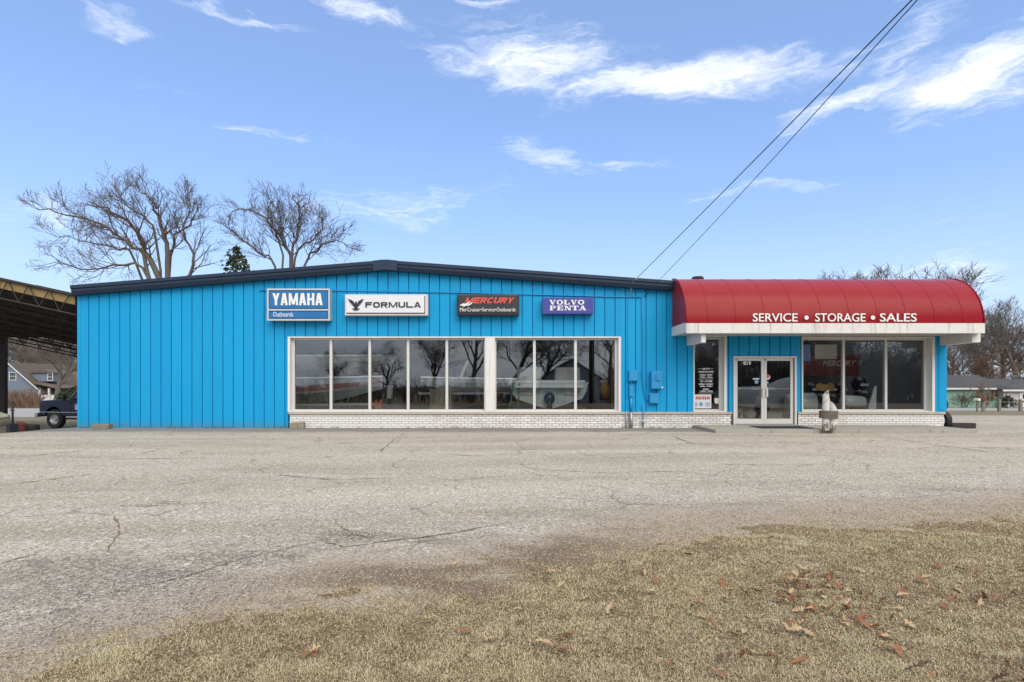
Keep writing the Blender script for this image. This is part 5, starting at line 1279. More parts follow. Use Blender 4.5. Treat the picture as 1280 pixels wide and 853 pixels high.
for px_, D, ty_, kd, wd_, lb in rt: plant(px_, D, ty_, kd, lb, g, None, wd_)
T, Cw = generic(41, 9, 1.0, (10, 7, 6, 4), .16, 4, .12, .016)
tree_parts('russet_tree', (fx(1262, 73), 75, hz(60, 75)), T, Cw, M['twigred'], M['twigred'], 'dense russet twiggy tree above the house roofs at right', 'tree').scale = (1.25, 1.25, 1.02)
g = 'bare trees beyond the open shed'
for px_, D, ty_, kd, wd_, lb in ((72, 52, 385, 0, 1.1, 'bare tree with stout trunk behind the blue truck'), (20, 120, 400, 1, 1.6, 'far bare tree above the grey house seen through the shed'), (60, 130, 404, 2, 1.7, 'far bare tree right of the grey house'), (95, 118, 412, 1, 1.6, 'far bare tree close to the blue wall corner'), (-20, 115, 398, 2, 1.6, 'far bare tree at the left edge of the photograph'), (40, 140, 408, 0, 1.8, 'farthest bare tree behind the grey house')):
    plant(px_, D, ty_, kd, lb, g, None, wd_)
def mass(name, x0, x1, D, h, n, mm, label, seed, tall=.4):
    q = random.Random(seed); mb = MB()
    for i in range(n):
        px_ = q.uniform(x0, x1); dd_ = D + q.uniform(-6, 6); x = fx(px_, dd_); z = hz(x, dd_); hh = h * q.uniform(tall, 1.1)
        p = Vector((x, dd_, z)); pts = [p]
        d_ = Vector((q.gauss(0, .3), q.gauss(0, .3), 1)).normalized()
        for k in range(3): d_ = (d_ + Vector((q.gauss(0, .25), q.gauss(0, .25), .1))).normalized(); p = p + d_ * hh / 3; pts.append(p)
        mb.tube(pts, [.05, .04, .03, .015], 3, cap=False)
        for k in range(5):
            t = q.uniform(.3, 1) * 3; j = min(2, int(t)); s0 = pts[j].lerp(pts[j + 1], t - j); mb.tube([s0, s0 + Vector((q.gauss(0, .5), q.gauss(0, .5), q.uniform(.1, .8))) * hh * .22], [.025, .012], 3, cap=False)
    return tag(mb.build(name, M[mm]), label, 'thicket', kind='stuff')
mass('far_thicket', 1170, 1300, 118, 8, 420, 'twiggrey', 'brown bare thicket far behind the houses at right', 1)
mass('brush', -20, 100, 150, 13, 900, 'twig', 'brown bare woods far behind the grey house', 2)
mass('hedge_brush', 5, 50, 84, 2.6, 420, 'twigred', 'low russet brush before the grey house', 3, .2)

# ------------------------------------------------------------------ houses
def gable_house(name, x0, x1, y0, y1, zb_, ze, zr, axis, wall, roof, label, over=.4):
    e = empty(name, ((x0 + x1) / 2, y0, zb_), label, 'house')
    wl_ = MB(); n = int((ze - zb_) / .16)
    for i in range(n):                         # clapboards, each course stepping out at its foot
        za, zc = zb_ + (ze - zb_) * i / n, zb_ + (ze - zb_) * (i + 1) / n
        wl_.add([(x0, y0 - .03, za), (x1, y0 - .03, za), (x1, y0, zc), (x0, y0, zc)], [(0, 1, 2, 3)]); wl_.add([(x0, y0, za), (x1, y0, za), (x1, y0 - .03, za), (x0, y0 - .03, za)], [(0, 1, 2, 3)])
        wl_.add([(x0, y1, za), (x0 - .03, y1, za), (x0 - .03, y0, za), (x0, y0, zc), (x0, y1, zc)], [(1, 2, 3, 4)]); wl_.add([(x1 + .03, y0, za), (x1 + .03, y1, za), (x1, y1, zc), (x1, y0, zc)], [(0, 1, 2, 3)])
    wl_.box(x0 + .01, x1 - .01, y0 + .01, y1, zb_ - .6, ze - .01)
    if axis == 'y':
        xm_ = (x0 + x1) / 2; m_n = int((zr - ze) / .2)
        for i in range(m_n):
            za, zc = ze + (zr - ze) * i / m_n, ze + (zr - ze) * (i + 1) / m_n; f0 = (za - ze) / (zr - ze); f1 = (zc - ze) / (zr - ze)
            wl_.add([(x0 + (xm_ - x0) * f0, y0 - .03, za), (x1 + (xm_ - x1) * f0, y0 - .03, za), (x1 + (xm_ - x1) * f1, y0, zc), (x0 + (xm_ - x0) * f1, y0, zc)], [(0, 1, 2, 3)])
    else:
        ym_ = (y0 + y1) / 2
        for xx in (x0, x1): wl_.add([(xx, y0, ze), (xx, y1, ze), (xx, ym_, zr)], [(0, 1, 2)])
    wl_.build('wall', wall, e)
    def slope(A_, B_, C_, D__, nrows):
        ro = MB(); A_, B_, C_, D__ = map(Vector, (A_, B_, C_, D__)); nr = (B_ - A_).cross(D__ - A_).normalized()
        if nr.z < 0: nr = -nr
        for i in range(nrows):
            t0, t1 = i / nrows, (i + 1) / nrows; l0, r0_ = A_.lerp(D__, t0), B_.lerp(C_, t0); l1, r1_ = A_.lerp(D__, t1), B_.lerp(C_, t1)
            ro.add([l0 + nr * .05, r0_ + nr * .05, r1_ + nr * .02, l1 + nr * .02, l0, r0_], [(0, 1, 2, 3), (4, 5, 1, 0)])
        ro.add([A_ - nr * .06, B_ - nr * .06, C_ - nr * .06, D__ - nr * .06, A_, B_, C_, D__], [(3, 2, 1, 0), (0, 1, 5, 4), (1, 2, 6, 5), (3, 0, 4, 7)])
        ro.build('roof', roof, e)
    if axis == 'x':
        ym_ = (y0 + y1) / 2; k = (zr - ze) / (ym_ - y0)
        slope((x0 - over, y0 - over, ze - over * k), (x1 + over, y0 - over, ze - over * k), (x1 + over, ym_, zr), (x0 - over, ym_, zr), 16)
        slope((x1 + over, y1 + over, ze - over * k), (x0 - over, y1 + over, ze - over * k), (x0 - over, ym_, zr), (x1 + over, ym_, zr), 4)
        MB().box(x0 - over, x1 + over, y0 - over - .03, y0 - over, ze - over * k - .16, ze - over * k + .04).build('fascia', M['trim'], e)
    else:
        xm_ = (x0 + x1) / 2; k = (zr - ze) / (xm_ - x0)
        slope((x1 + over, y0 - over, ze - over * k), (x1 + over, y1 + over, ze - over * k), (xm_, y1 + over, zr), (xm_, y0 - over, zr), 22)
        slope((x0 - over, y1 + over, ze - over * k), (x0 - over, y0 - over, ze - over * k), (xm_, y0 - over, zr), (xm_, y1 + over, zr), 22)
        for s, xx in ((1, x1 + over), (-1, x0 - over)):
            b = MB(); b.prism([(xx, ze - over * k - .16), (xx, ze - over * k + .03), (xm_, zr + .03), (xm_, zr - .18)][::s], y0 - over - .04, y0 - over); b.build('rake_board', M['trim'], e)
    return e
def hwin(e, x0, x1, z0, z1, y, mull=1, t=.09):
    w_ = MB(); w_.box(x0 - t, x1 + t, y - .07, y - .031, z1, z1 + t).box(x0 - t, x1 + t, y - .07, y - .031, z0 - t, z0).box(x0 - t, x0, y - .07, y - .031, z0, z1).box(x1, x1 + t, y - .07, y - .031, z0, z1)
    if mull: w_.box(x0, x1, y - .065, y - .031, (z0 + z1) / 2 - .03, (z0 + z1) / 2 + .03)
    o = w_.build('window', M['trim'], e); MB().box(x0, x1, y - .05, y - .04, z0, z1).build('pane', M['pane'], o); return o
DH = 67.
h1 = gable_house('mint_green_house', 43, fx(1252, DH), DH, DH + 8, hz(50, DH) - .0, fz(484, DH), fz(469.5, DH + 4), 'x', M['greensiding'], M['shingle'], 'low mint green ranch house with grey roof across the lot at right')
hwin(h1, fx(1243, DH), fx(1247.5, DH), fz(497, DH), fz(488, DH), DH); MB().box(fx(1248.6, DH), fx(1251, DH), DH - .06, DH - .031, fz(498, DH), fz(487.5, DH)).build('shutter', M['brownpaint'], h1); MB().box(fx(1239, DH), fx(1241.8, DH), DH - .06, DH - .031, fz(498, DH), fz(487.5, DH)).build('shutter', M['brownpaint'], h1)
DG = 66.2
h2 = gable_house('white_garage', fx(1254, DG), fx(1254, DG) + 9, DG, DG + 9, hz(60, DG), fz(486.5, DG), fz(474, DG + 4.5), 'x', M['whitewall'], M['shingle'], 'off white garage wing with grey roof at the right edge')
gd = MB().box(fx(1274, DG), fx(1300, DG), DG - .07, DG - .031, hz(60, DG), fz(490, DG)).build('garage_door', M['trim'], h2); MB().box(fx(1278, DG), fx(1284, DG), DG - .08, DG - .071, fz(499, DG), fz(493, DG)).build('window', M['pane'], h2)
hwin(h2, fx(1257, DG), fx(1258.5, DG), fz(501, DG), fz(490, DG), DG, 0, .06)
gable_house('rear_house', 58, 69, 86, 94, hz(60, 86), fz(478, 86), fz(467, 90), 'x', M['whitewall'], M['shingle'], 'grey roof of another house just above the mint green one')
ds = empty('satellite_dish', (fx(1265, 66), 66, fz(474, 66)), 'round dark satellite dish on the garage roof', 'satellite dish')
b = MB().lathe([(.0, .0), (.25, .02), (.5, .09), (.62, .16)], 20); b.xf(Matrix.Translation((fx(1265, 66), 65.6, fz(473, 66))) @ Matrix.Rotation(R(28), 4, 'X') @ Matrix.Scale(.8, 4, (0, 1, 0))).build('dish', M['black'], ds, smooth=True)
MB().cyl((fx(1265, 66), 66.0, fz(480, 66)), (fx(1265, 66), 65.7, fz(473, 66)), .04, 8).build('mast', M['steel'], ds)
DL = 91.
hx0, hx1 = fx(-23, DL), fx(47, DL)
h3 = gable_house('blue_grey_house', hx0, hx1, DL, DL + 11, hz(-80, DL), fz(484, DL), fz(453.5, DL), 'y', M['bluesiding'], M['brownshingle'], 'blue grey gabled house with dormer and porch seen under the open shed')
hwin(h3, fx(12.5, DL), fx(20, DL), fz(475, DL), fz(466, DL), DL)
# dormer and porch on the right flank of the roof
dm = MB(); dx_ = fx(60, DL + 2); dm.box(dx_ - 2.2, dx_ + 1.0, DL + 1.5, DL + 3.3, fz(477, DL), fz(466, DL)); dm.build('dormer', M['bluesiding'], h3)
b = MB(); b.prism([(dx_ - 2.4, fz(466, DL)), (dx_ + 1.3, fz(466, DL)), (dx_ - .2, fz(461.5, DL))], DL + 1.2, DL + 5); b.build('dormer_roof', M['brownshingle'], h3)
hwin(h3, fx(60.5, DL + 1.5), fx(66, DL + 1.5), fz(475.5, DL), fz(467, DL), DL + 1.47)
b = MB(); b.prism([(hx1 - .3, fz(480, DL)), (fx(72, DL), fz(486, DL)), (fx(72, DL), fz(485, DL)), (hx1 - .3, fz(478, DL))], DL - .3, DL + 5); b.build('porch_roof', M['brownshingle'], h3)
MB().box(hx1 + .05, fx(71, DL), DL + .3, DL + 4.6, hz(-75, DL) - .3, fz(494, DL)).build('porch', M['trim'], h3)
for px_ in (49, 61, 70.5): MB().box(fx(px_, DL) - .12, fx(px_, DL) + .12, DL - .05, DL + .19, hz(-75, DL), fz(485.5, DL)).build('porch_post', M['trim'], h3)
MB().box(hx1 + .05, fx(71, DL), DL + 4.6, DL + 4.7, fz(494, DL), fz(485, DL)).build('porch_wall', M['bluesiding'], h3)
h5 = gable_house('grey_house', fx(82, 100), fx(125, 100), 100, 108, hz(-70, 100), fz(480, 100), fz(452, 104), 'x', M['bluesiding'], M['brownshingle'], 'plain grey house glimpsed between the trunk and the blue wall')
# yard plants
def shrub_old(name, px, D, H, n, mm, label, seed):
    q = random.Random(seed); T, Cw = MB(), MB(); x = fx(px, D); z = hz(x, D)
    for i in range(n):
        d_ = Vector((q.gauss(0, .45), q.gauss(0, .45), 1)).normalized(); branch(T, Cw, Vector((q.gauss(0, .15), q.gauss(0, .15), -.1)), d_, H * q.uniform(.6, 1.), .03, 2, 4, q, .06, .8, (5, 5, 5, 4), .012)
    return tree_parts(name, (x, D, z), T if T.v else Cw, Cw, M[mm], M[mm], label, 'shrub')
def shrub1(name, px, D, H, n, mm, label, seed):
    q = random.Random(seed); Cw, St = MB(), MB(); x = fx(px, D); z = hz(x, D)
    for i in range(n):
        d_ = Vector((q.gauss(0, .45), q.gauss(0, .45), 1)).normalized(); branch(St, Cw, Vector((q.gauss(0, .15), q.gauss(0, .15), -.1)), d_, H * q.uniform(.6, 1.), .03, 1, 3, q, .06, .8, (5, 6, 6, 5), .014)
    e = empty(name, (x, D, z), label, 'shrub'); St.build('stems', M[mm], e, world=False); Cw.build('twigs', M[mm], e, world=False); return e
shrub1('bare_shrub', 1205, 62, 1.7, 9, 'twig', 'smaller bare shrub before the mint green wall', 5)
shrub1('bare_shrub', 1232, 61, 2.3, 14, 'twigred', 'wide bare shrub before the mint green wall near the posts', 6)
evergreen('clipped_bush', (fx(1259, 58), 58, hz(50, 58)), 1.15, 1.0, 1500, 'low dark green bush before the white garage', 8, .2, shape=3.)
evergreen('evergreen_tree', (fx(1296, 60), 60, hz(50, 60)), 6.5, 1.6, 3500, 'dark evergreen just entering at the right edge', 12, .3)
evergreen('evergreen_shrub', (fx(80, 44), 44, hz(-35, 44)), 1.7, 1.0, 1800, 'left rounded evergreen shrub behind the truck hood', 15, .2, shape=3.)
evergreen('evergreen_shrub', (fx(92, 45), 45, hz(-35, 45)), 2.1, 1.1, 1800, 'taller evergreen shrub beside the blue wall behind the truck', 16, .2, shape=3.)
# mailboxes and fence posts
mbx = empty('mailbox', (fx(1221.5, 41), 41, hz(33, 41)), 'white rounded mailbox on a thin post by the road at right', 'mailbox')
x_, z_ = fx(1221.5, 41), hz(33, 41)
MB().box(x_ - .05, x_ + .05, 40.95, 41.05, z_ - .1, z_ + .82).build('post', M['oldwood'], mbx)
b = MB(); b.prism([(x_ - .10, z_ + .82), (x_ + .10, z_ + .82), (x_ + .10, z_ + .93), (x_ + .06, z_ + 1.0), (x_ - .06, z_ + 1.0), (x_ - .10, z_ + .93)], 40.8, 41.2); b.build('box', M['trim'], mbx)
mb2 = empty('newspaper_boxes', (fx(1227, 41), 41, hz(33, 41)), 'rusty red mailbox on a crossboard next to the white mailbox', 'mailbox')
x_ = fx(1227, 41); MB().box(x_ - .35, x_ + .35, 40.9, 41.1, z_ + .78, z_ + .83).build('crossboard', M['oldwood'], mb2); MB().box(x_ + .02, x_ + .12, 40.95, 41.05, z_ - .1, z_ + .78).build('post', M['oldwood'], mb2)
b = MB(); b.prism([(x_ - .1, z_ + .83), (x_ + .2, z_ + .83), (x_ + .2, z_ + .98), (x_ + .12, z_ + 1.07), (x_ - .02, z_ + 1.07), (x_ - .1, z_ + .98)], 40.8, 41.2); b.build('box', M['rust'], mb2)
for i, (px_, lb) in enumerate(((1229.5, 'grey fence post close to the mailboxes'), (1249, 'grey fence post in front of the dark green bush'), (1275.5, 'grey fence post before the white garage'))):
    x_ = fx(px_, 42); z_ = hz(x_, 42); b = MB(); b.box(x_ - .09, x_ + .09, 41.91, 42.09, z_ - .1, z_ + .92)
    tag(b.build('fence_post', M['oldwood'], bevel=.02), lb, 'post', 'fence posts along the road at right')
tag(MB().tube([(fx(1229.5, 42), 42, hz(36, 42) + .75), (fx(1249, 42), 42, hz(36, 42) + .72), (fx(1275.5, 42), 42, hz(36, 42) + .75), (fx(1300, 42), 42, hz(36, 42) + .74)], .008, 5).build('fence_cable', M['steel']), 'cable strung between the grey fence posts at right', 'cable')

# ------------------------------------------------------------------ open shed at left
SH = empty('open_shed', (-20, 22, 0), 'open sided shed with dark roof and rusty steel trusses left of the building', 'shed')
def shz(x, y): return 4.81 - .219 * (x + 16.41) - .265 * (y - 18.1)
def slab(x0, x1, y0, y1, z_off, th, name, m):
    b = MB(); c = [(x0, y0), (x1, y0), (x1, y1), (x0, y1)]
    b.v = [(x, y, shz(x, y) + z_off - th) for x, y in c] + [(x, y, shz(x, y) + z_off) for x, y in c]
    b.f = [(3, 2, 1, 0), (4, 5, 6, 7), (0, 1, 5, 4), (1, 2, 6, 5), (2, 3, 7, 6), (3, 0, 4, 7)]
    return b.build(name, m, SH)
SX0, SX1 = -28.5, -14.02
x = SX0
while x < SX1 - .1:
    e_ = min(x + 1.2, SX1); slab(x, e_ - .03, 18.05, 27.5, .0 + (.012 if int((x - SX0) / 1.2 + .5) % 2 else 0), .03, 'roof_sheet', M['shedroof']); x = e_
# tan panel hanging behind the front truss
x = SX0
while x < SX1 - .1:
    e_ = min(x + 2.4, SX1); b = MB(); y = 18.14
    b.v = [(x, y, shz(x, y) - .33), (e_ - .02, y, shz(e_, y) - .33), (e_ - .02, y, shz(e_, y) - .035), (x, y, shz(x, y) - .035), (x, y + .03, shz(x, y) - .33), (e_ - .02, y + .03, shz(e_, y) - .33), (e_ - .02, y + .03, shz(e_, y) - .035), (x, y + .03, shz(x, y) - .035)]
    b.f = [(0, 1, 2, 3), (7, 6, 5, 4), (0, 4, 5, 1), (3, 2, 6, 7)]; b.build('edge_panel', M['tan'], SH); x = e_
for ti, y in enumerate((18.06, 19.4, 20.8, 22.2, 23.6, 25.0, 26.4, 27.4)):
    tr = MB(); dp = .62
    def zz(x): return shz(x, y) - .05
    tr.tube([(SX0, y, zz(SX0)), (SX1, y, zz(SX1))], .04, 5).tube([(SX0, y, zz(SX0) - dp), (SX1, y, zz(SX1) - dp)], .03, 5)
    if ti: tr.tube([(SX0, y, zz(SX0) - .3), (SX1, y, zz(SX1) - .3)], .03, 5)
    to = tr.build('truss', M['shedsteel'], SH)
    wb = MB(); x = SX1 - .2; k = 0; st_ = .33 if ti == 0 else .42
    while x > SX0 + st_:
        a, b_ = (x, x - st_); p, q_ = ((a, y, zz(a) - dp), (b_, y, zz(b_))) if k % 2 else ((a, y, zz(a)), (b_, y, zz(b_) - dp))
        if ti == 0 and x > -19: MB().tube([p, q_], .017, 5).build('web_bar', M['shedsteel'], to)
        else: wb.tube([p, q_], .017, 4)
        x = b_; k += 1
    tag(wb.build('web_bar', M['shedsteel'], to), kind='stuff')
bm_ = MB(); bm_.box(-28.5, -18.5, 27.3, 27.5, fz(424, 28.4), fz(400, 28.4)); bm_.build('rear_beam', M['shedroof'], SH)
pc_ = fx(6.2, 29); 
MB().box(fx(5.5, 28.2) - .13, fx(5.5, 28.2) + .13, 28.05, 28.25, hz(-25, 28) - .2, 4.3).build('column', M['shedsteel'], SH)
MB().box(fx(6.2, 28.2) - 3, fx(6.2, 28.2) + 6, 27.51, 28.4, 4.05, 4.28).build('rear_beam', M['shedsteel'], SH)
MB().box(-28.4, -28.1, 18.1, 18.4, hz(-28, 18) - .2, 6.6).build('column', M['shedsteel'], SH)
MB().box(-14.5, -14.3, 27.2, 27.4, hz(-14.4, 27) - .2, 1.9).build('column', M['shedsteel'], SH)

# ------------------------------------------------------------------ truck (faces -x, origin at its front bumper)
TK = empty('pickup_truck', (0, 0, 0), 'dark blue pickup truck with its cab hidden behind the left wall corner', 'truck')
def arch(cx_, r, z, a0=180, a1=0, n=10): return [(cx_ + r * math.cos(R(a0 + (a1 - a0) * i / n)), z + r * math.sin(R(a0 + (a1 - a0) * i / n))) for i in range(n + 1)]
body = [(.14, .62)] + [(.14, 1.06), (.20, 1.16), (.9, 1.22), (1.72, 1.27), (3.2, 1.27), (3.22, 1.26), (5.2, 1.26), (5.2, .62)]
lower = [(5.2, .56)] + arch(4.25, .48, .46, 12, 168) + arch(.92, .48, .46, 12, 168) + [(.30, .56), (.14, .72)]
poly = [(.14, 1.06), (.20, 1.16)][::1]
prof = lower[::-1]                              # left to right along the bottom
prof = [p for p in prof] + [(5.2, 1.26), (3.2, 1.27), (1.72, 1.27), (.9, 1.24), (.24, 1.20), (.14, 1.12)]
def tprism(prof, y0, y1, name, mm, bev=.03):
    b = MB(); b.prism(prof, y0, y1); o = b.build(name, M[mm], None, bevel=bev); o.parent = TK; return o
tprism(prof, .02, 1.92, 'body', 'truck')
cab = [(1.70, 1.272), (3.2, 1.272), (3.12, 1.86), (2.95, 1.92), (2.35, 1.92), (2.2, 1.87)]
b = MB(); n = len(cab); b.v = [(x, .1 + .16 * max(0, (z - 1.27) / .65), z) for x, z in cab] + [(x, 1.84 - .16 * max(0, (z - 1.27) / .65), z) for x, z in cab]
b.f = [tuple(range(n)), tuple(range(2 * n - 1, n - 1, -1))] + [(i, i + n, (i + 1) % n + n, (i + 1) % n) for i in range(n)]
o = b.build('cab', M['truck'], None, bevel=.03); o.parent = TK
for nm, pl in (('side_window', [(1.92, 1.31), (2.28, 1.82), (2.62, 1.85), (2.62, 1.31)]), ('side_window', [(2.68, 1.31), (2.68, 1.85), (3.03, 1.83), (3.1, 1.31)])):
    for s in (0, 1):
        b = MB(); b.v = [(x, (.094 + .16 * max(0, (z - 1.27) / .65)) if s == 0 else (1.846 - .16 * max(0, (z - 1.27) / .65)), z) for x, z in pl]; b.f = [(0, 1, 2, 3)]; o = b.build(nm, M['pane'], None); o.parent = TK
b = MB(); b.v = [(1.735, .24, 1.33), (1.735, 1.70, 1.33), (2.15, 1.62, 1.83), (2.15, .32, 1.83)]; b.f = [(0, 1, 2, 3)]; o = b.build('windscreen', M['pane'], None); o.parent = TK
def tbox(nm, bx_, mm, bev=.01): b = MB(); b.box(*bx_); o = b.build(nm, M[mm], None, bevel=bev); o.parent = TK; return o
tbox('bumper', (-.06, .10, -.02, 1.96, .50, .68), 'chrome', .03); tbox('grille', (.11, .139, .3, 1.64, .80, 1.06), 'black', .01)
tbox('rear_bumper', (5.22, 5.36, .02, 1.92, .5, .66), 'chrome', .02); tbox('running_board', (1.62, 3.75, -.02, .10, .48, .56), 'chrome', .01); tbox('chassis', (.3, 5.0, .5, 1.4, .38, .58), 'black', .01)
for s in (.16, 1.70): tbox('headlight', (.10, .138, s, s + .18, .86, 1.02), 'signwhite', .01)
tbox('door_seam', (1.86, 1.872, .012, .019, .62, 1.25), 'black', 0); tbox('door_sign', (2.05, 2.85, .008, .019, .82, 1.08), 'sign', 0)
for r_ in (.99, .89): tbox('door_sign', (2.12, 2.78, .003, .0075, r_ - .03, r_ + .03), 'letter', 0)
tbox('side_moulding', (.2, 5.15, .008, .0195, .70, .73), 'chrome', 0)
m0 = MB(); m0.tube([(1.72, .085, 1.29), (2.2, .24, 1.88), (2.4, .25, 1.935)], .022, 6); o = m0.build('windscreen_trim', M['chrome'], None, smooth=True); o.parent = TK
m1 = MB(); m1.tube([(1.86, .0, 1.1), (1.80, -.16, 1.2), (1.80, -.18, 1.42)], .012, 6); o = m1.build('mirror_arm', M['black'], None); o.parent = TK; tbox('mirror', (1.75, 1.80, -.28, -.12, 1.22, 1.46), 'black', .02)
for cx_ in (.92, 4.25):
    for yy_ in (.14, 1.80):
        t_ = MB().lathe([(q * .42, h * .24) for q, h in ((.55, -.42), (.75, -.5), (.93, -.46), (.985, -.3), (1, 0), (.985, .3), (.93, .46), (.75, .5), (.55, .42), (.55, -.42))], 28, (cx_, yy_, .42), 'y').build('wheel', M['rubber'], None, auto=50); t_.parent = TK
        rim_ = MB().lathe([(.0, -.06), (.07, -.07), (.09, -.03), (.15, -.025), (.2, -.05), (.235, -.10), (.235, .10), (0, .10)], 20, (cx_, yy_, .42), 'y').build('rim', M['steel'], None, auto=40); rim_.parent = t_
TK.location = (fx(45, 24), 24.0, hz(-19, 24) - .0); TK.rotation_euler = (0, 0, R(-13))

# ------------------------------------------------------------------ odds and ends at the left edge
e = hull(4.0, 1.5, .62, 'hullgreen', 'old_skiff', (-19.3, 16.2, .02), 12, 'weathered olive skiff whose bow enters at the left edge', deck='hullgreen', trailer=False)
e.rotation_euler = (R(28), R(3), R(10)); e.location = (-19.15, 16.35, .06)
b = MB(); b.lathe([(.0, .0), (.2, .0), (.22, .06), (.22, .26), (.12, .32), (0, .33)], 14, (fx(22, 17.6), 17.6, hz(-15.5, 17.6))); tag(b.build('rusty_drum', M['rust'], auto=40), 'rusty red canister on ground beside the old skiff', 'canister')
tyre('tyre', (fx(36, 18.0), 18.0, hz(-15.5, 18) + .1), .28, .2, 'z', 'black tyre lying flat between the skiff and the truck')
b = MB(); b.cyl((fx(16, 17), 17.0, .2), (fx(15.5, 17), 17.0, .86), .03, 8).cyl((fx(13, 17), 17, .62), (fx(18, 17), 17, .60), .02, 6); b.box(fx(13, 17), fx(18, 17), 16.85, 17.15, hz(-15, 17) , .2); tag(b.build('trailer_jack', M['black']), 'small black trailer jack standing beside the skiff bow', 'jack')

# ------------------------------------------------------------------ across the road behind the camera (seen in the glass)
PO = empty('utility_pole', (PX, PY, hz(PX, PY)), 'tall wooden utility pole carrying the service wires', 'utility pole')
MB().tube([(PX, PY, hz(PX, PY) - .3), (PX, PY, 9.6)], [.24, .17], 12).build('shaft', M['pole'], PO, smooth=True)
MB().box(PX - 1.1, PX + 1.1, PY - .06, PY + .06, 8.9, 9.05).build('crossarm', M['pole'], PO)
for s in (-.95, -.4, .4, .95): MB().cyl((PX + s, PY, 9.05), (PX + s, PY, 9.2), .035, 8).build('insulator', M['signwhite'], PO)
P2 = empty('utility_pole', (-34, PY, hz(-34, PY)), 'second wooden utility pole farther along the road', 'utility pole')
MB().tube([(-34, PY, hz(-34, PY) - .3), (-34, PY, 9.6)], [.2, .15], 12).build('shaft', M['pole'], P2, smooth=True)
MB().box(-35.1, -32.9, PY - .06, PY + .06, 8.9, 9.05).build('crossarm', M['pole'], P2)
for s, zz_ in ((-.9, 9.15), (.9, 9.15), (0, 7.4), (.05, 6.6)):
    wire('road_wire', (PX + s, PY, zz_), (-34 + s, PY, zz_), .5, .014, {-.9: 'far road wire on the pole crossarm', .9: 'near road wire on the pole crossarm', 0: 'middle road wire below the crossarm', .05: 'lowest road wire along the pole line'}[s])
g = 'bare trees across the road'
for i, (x_, y_, H, kd, wd_) in enumerate(((-9.5, -30, 11, 0, 1.0), (-4.8, -27, 15, 2, 1.), (-1.2, -31, 14, 1, 1.1), (2.4, -35, 13, 1, 1.1), (12, -33, 13, 0, 1.1), (16.5, -26, 14, 2, 1.), (22, -30, 14, 1, 1.), (28, -34, 13, 0, 1.1), (-17, -42, 9, 1, 1.2), (-25, -45, 8, 0, 1.3), (36, -32, 13, 2, 1.), (44, -40, 14, 0, 1.1), (51, -43, 13, 1, 1.1), (58, -41, 14, 2, 1.1), (35, -42, 13, 1, 1.))):
    me1, me2, _, h0 = TM[kd]; z = hz(x_, y_); e = empty('bare_tree', (x_, y_, z), ['tall', 'slender', 'broad', 'leaning', 'young', 'old', 'dark', 'pale', 'low', 'distant', 'spreading', 'stout', 'crooked', 'upright', 'twiggy'][i] + ' bare tree across the road mirrored in the glass', 'tree', g)
    s = H / h0; e.scale = (s * wd_, s * wd_, s); e.rotation_euler = (0, 0, rnd.uniform(0, 6.28))
    for nm, me in (('trunk', me1), ('crown', me2)):
        o = bpy.data.objects.new(nm, me); COL.objects.link(o); o.parent = e
h4 = gable_house('grey_gabled_house', 3.6, 10.4, -42, -30, hz(5, -30), 2.2, 4.4, 'y', M['whitewall'], M['brownshingle'], 'small grey gabled house across the road mirrored in the right panes')
# its front faces +Y (towards the shop)
for a, b_, z0, z1 in ((6.3, 7.5, 1.9, 3.1), (5.0, 6.2, -1.0, 1.0), (6.8, 8.0, -1.0, 1.0)):
    w_ = MB(); w_.box(a - .1, b_ + .1, -29.97, -29.92, z0 - .1, z1 + .1); o = w_.build('window', M['trim'], h4); MB().box(a, b_, -29.915, -29.90, z0, z1).build('pane', M['pane'], o)
b = MB(); b.prism([(3.6, 2.2), (10.4, 2.2), (7.0, 4.4)], -30.02, -29.99); b.build('gable', M['whitewall'], h4)
mb = mass('far_hedge', 0, 1, 1, 1, 1, 'twig', 'dark bare hedge across the road', 9)
bpy.data.objects.remove(mb)
def hedge():
    q = random.Random(8); mb = MB()
    for i in range(3000):
        x_ = q.uniform(-50, 75) if i < 1700 else q.uniform(14, 75); y_ = -50 + q.uniform(-6, 6); p = Vector((x_, y_, hz(x_, y_))); hh = q.uniform(2.2, 4.4) + 2.0 * mn.noise((x_ * .12, 0, 3)) + q.uniform(2, 7) * ss(13, 22, x_); pts = [p]
        d_ = Vector((q.gauss(0, .35), q.gauss(0, .3), 1)).normalized()
        for k in range(3): d_ = (d_ + Vector((q.gauss(0, .3), q.gauss(0, .3), .1))).normalized(); p = p + d_ * hh / 3; pts.append(p)
        mb.tube(pts, [.05, .04, .03, .012], 3, cap=False)
        for k in range(7):
            t = q.uniform(.2, 1) * 3; j = min(2, int(t)); s0 = pts[j].lerp(pts[j + 1], t - j); mb.tube([s0, s0 + Vector((q.gauss(0, .5), q.gauss(0, .5), q.uniform(.1, .8))) * hh * .3], [.03, .012], 3, cap=False)
    tag(mb.build('far_woods', M['twig']), 'dark bare brush far across the road', 'brush', kind='stuff')
hedge()

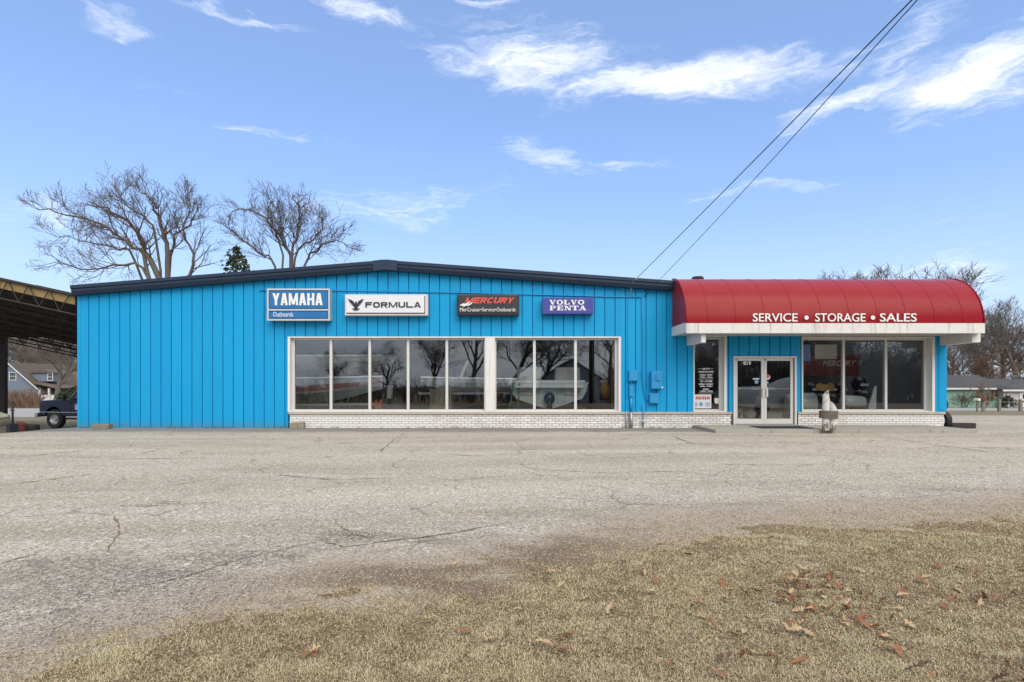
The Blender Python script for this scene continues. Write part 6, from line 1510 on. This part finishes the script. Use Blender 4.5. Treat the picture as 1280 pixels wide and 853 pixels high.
# ------------------------------------------------------------------ fallen oak leaves
LM = [mat('pale_tan_leaf', (.42, .30, .17), .7, .2, 30), mat('orange_brown_leaf', (.25, .105, .042), .65, .25, 30), mat('dark_brown_leaf', (.115, .055, .028), .7, .3, 30)]
def leaf_mesh(seed, m):
    q = random.Random(seed); n = 13; wv_ = [.05, .28, .5, .22, .62, .85, .30, .9, .75, .3, .62, .35, .02]; mb = MB()
    for i in range(n):
        t = i / (n - 1); x = t - .5; cur = .28 * math.sin(t * math.pi + seed) * .5 + .05 * q.gauss(0, 1)
        for s in (-1, 0, 1):
            ww = .33 * wv_[i] * q.uniform(.8, 1.15) * s; mb.v.append((x + abs(ww) * .25, ww, cur * .35 + abs(ww) ** 1.3 * q.uniform(.2, 1.0)))
    for i in range(n - 1):
        for j in range(2): mb.f.append((i * 3 + j, i * 3 + j + 1, (i + 1) * 3 + j + 1, (i + 1) * 3 + j))
    b0 = len(mb.v); mb.v += [(-.5, -.012, 0), (-.5, .012, 0), (-.72, .008, .03), (-.72, -.008, .03)]; mb.f.append((b0, b0 + 1, b0 + 2, b0 + 3))
    me = bpy.data.meshes.new('leaf'); me.from_pydata(mb.v, [], mb.f); me.materials.append(m); return me
LME = [[leaf_mesh(s * 5 + k, m) for k in range(4)] for s, m in enumerate(LM)]
LL = ['pale tan oak leaf lying on the dormant lawn', 'orange brown oak leaf lying on the dormant lawn', 'dark brown curled oak leaf lying on the dormant lawn']
spots = []
for cx_, cy_, sx_l, sy_l, n in ((1003, 731, 17, 11, 34), (1045, 752, 42, 15, 44), (850, 775, 22, 14, 9), (900, 735, 30, 14, 8), (1185, 725, 45, 14, 26), (1060, 785, 60, 18, 12), (1270, 705, 14, 10, 5), (1250, 755, 25, 10, 6), (985, 770, 60, 22, 12), (720, 790, 60, 25, 9), (1050, 830, 120, 14, 9), (1265, 830, 20, 14, 6), (880, 730, 160, 40, 16), (720, 745, 40, 25, 4), (390, 812, 10, 4, 4), (955, 690, 120, 12, 10), (660, 800, 40, 20, 8), (940, 820, 40, 10, 6)):
    for _ in range(n): spots.append((rnd.gauss(cx_, sx_l), min(848, rnd.gauss(cy_, sy_l))))
for px_, py_ in spots:
    d_ = (CZ - .07) * F / (py_ - HZ); x_ = (px_ - 640) * d_ / F
    if d_ > yb(x_) + .2: continue
    k = rnd.choices((0, 1, 2), (4, 5, 3))[0]
    o = bpy.data.objects.new('fallen_leaf', rnd.choice(LME[k])); COL.objects.link(o); s = rnd.uniform(.045, .095)
    o.scale = (s, s * rnd.uniform(.7, 1.1), s * rnd.uniform(.6, 1.3)); o.location = (x_, d_, lawn_z(x_, d_)[0] + .018 + rnd.random() * .012)
    o.rotation_euler = (rnd.gauss(0, .35), rnd.gauss(0, .35), rnd.uniform(0, 6.28)); tag(o, LL[k], 'leaf', ('pale', 'orange', 'dark')[k] + ' fallen oak leaves on the lawn')

# ------------------------------------------------------------------ dry weeds and litter along the foot of the wall
def weeds():
    q = random.Random(77); mb = MB()
    for i in range(2600):
        px_ = q.uniform(100, 915); x_ = fx(px_, 17.93)
        if mn.noise((x_ * .9, 0, 1.)) + .5 * mn.noise((x_ * 4., 0, 8.)) < .02: continue
        y_ = 17.94 - abs(q.gauss(0, .05)); z = hz(x_, y_); L = q.uniform(.02, .085); a = q.uniform(0, 6.283); ln = q.uniform(.2, .9)
        t = Vector((math.cos(a) * L * ln, -abs(math.sin(a)) * L * ln, L)); s_ = Vector((-math.sin(a), math.cos(a), 0)) * q.uniform(.003, .007); p = Vector((x_, y_, z))
        mb.add([p - s_, p + s_, p + t], [(0, 1, 2)])
    tag(mb.build('wall_weeds', mat('dry_weeds', (.16, .13, .05), .9, .5, 12, dirt=(.06, .075, .02))), 'dry weeds and moss along the foot of the wall', 'weeds', kind='stuff')
weeds()
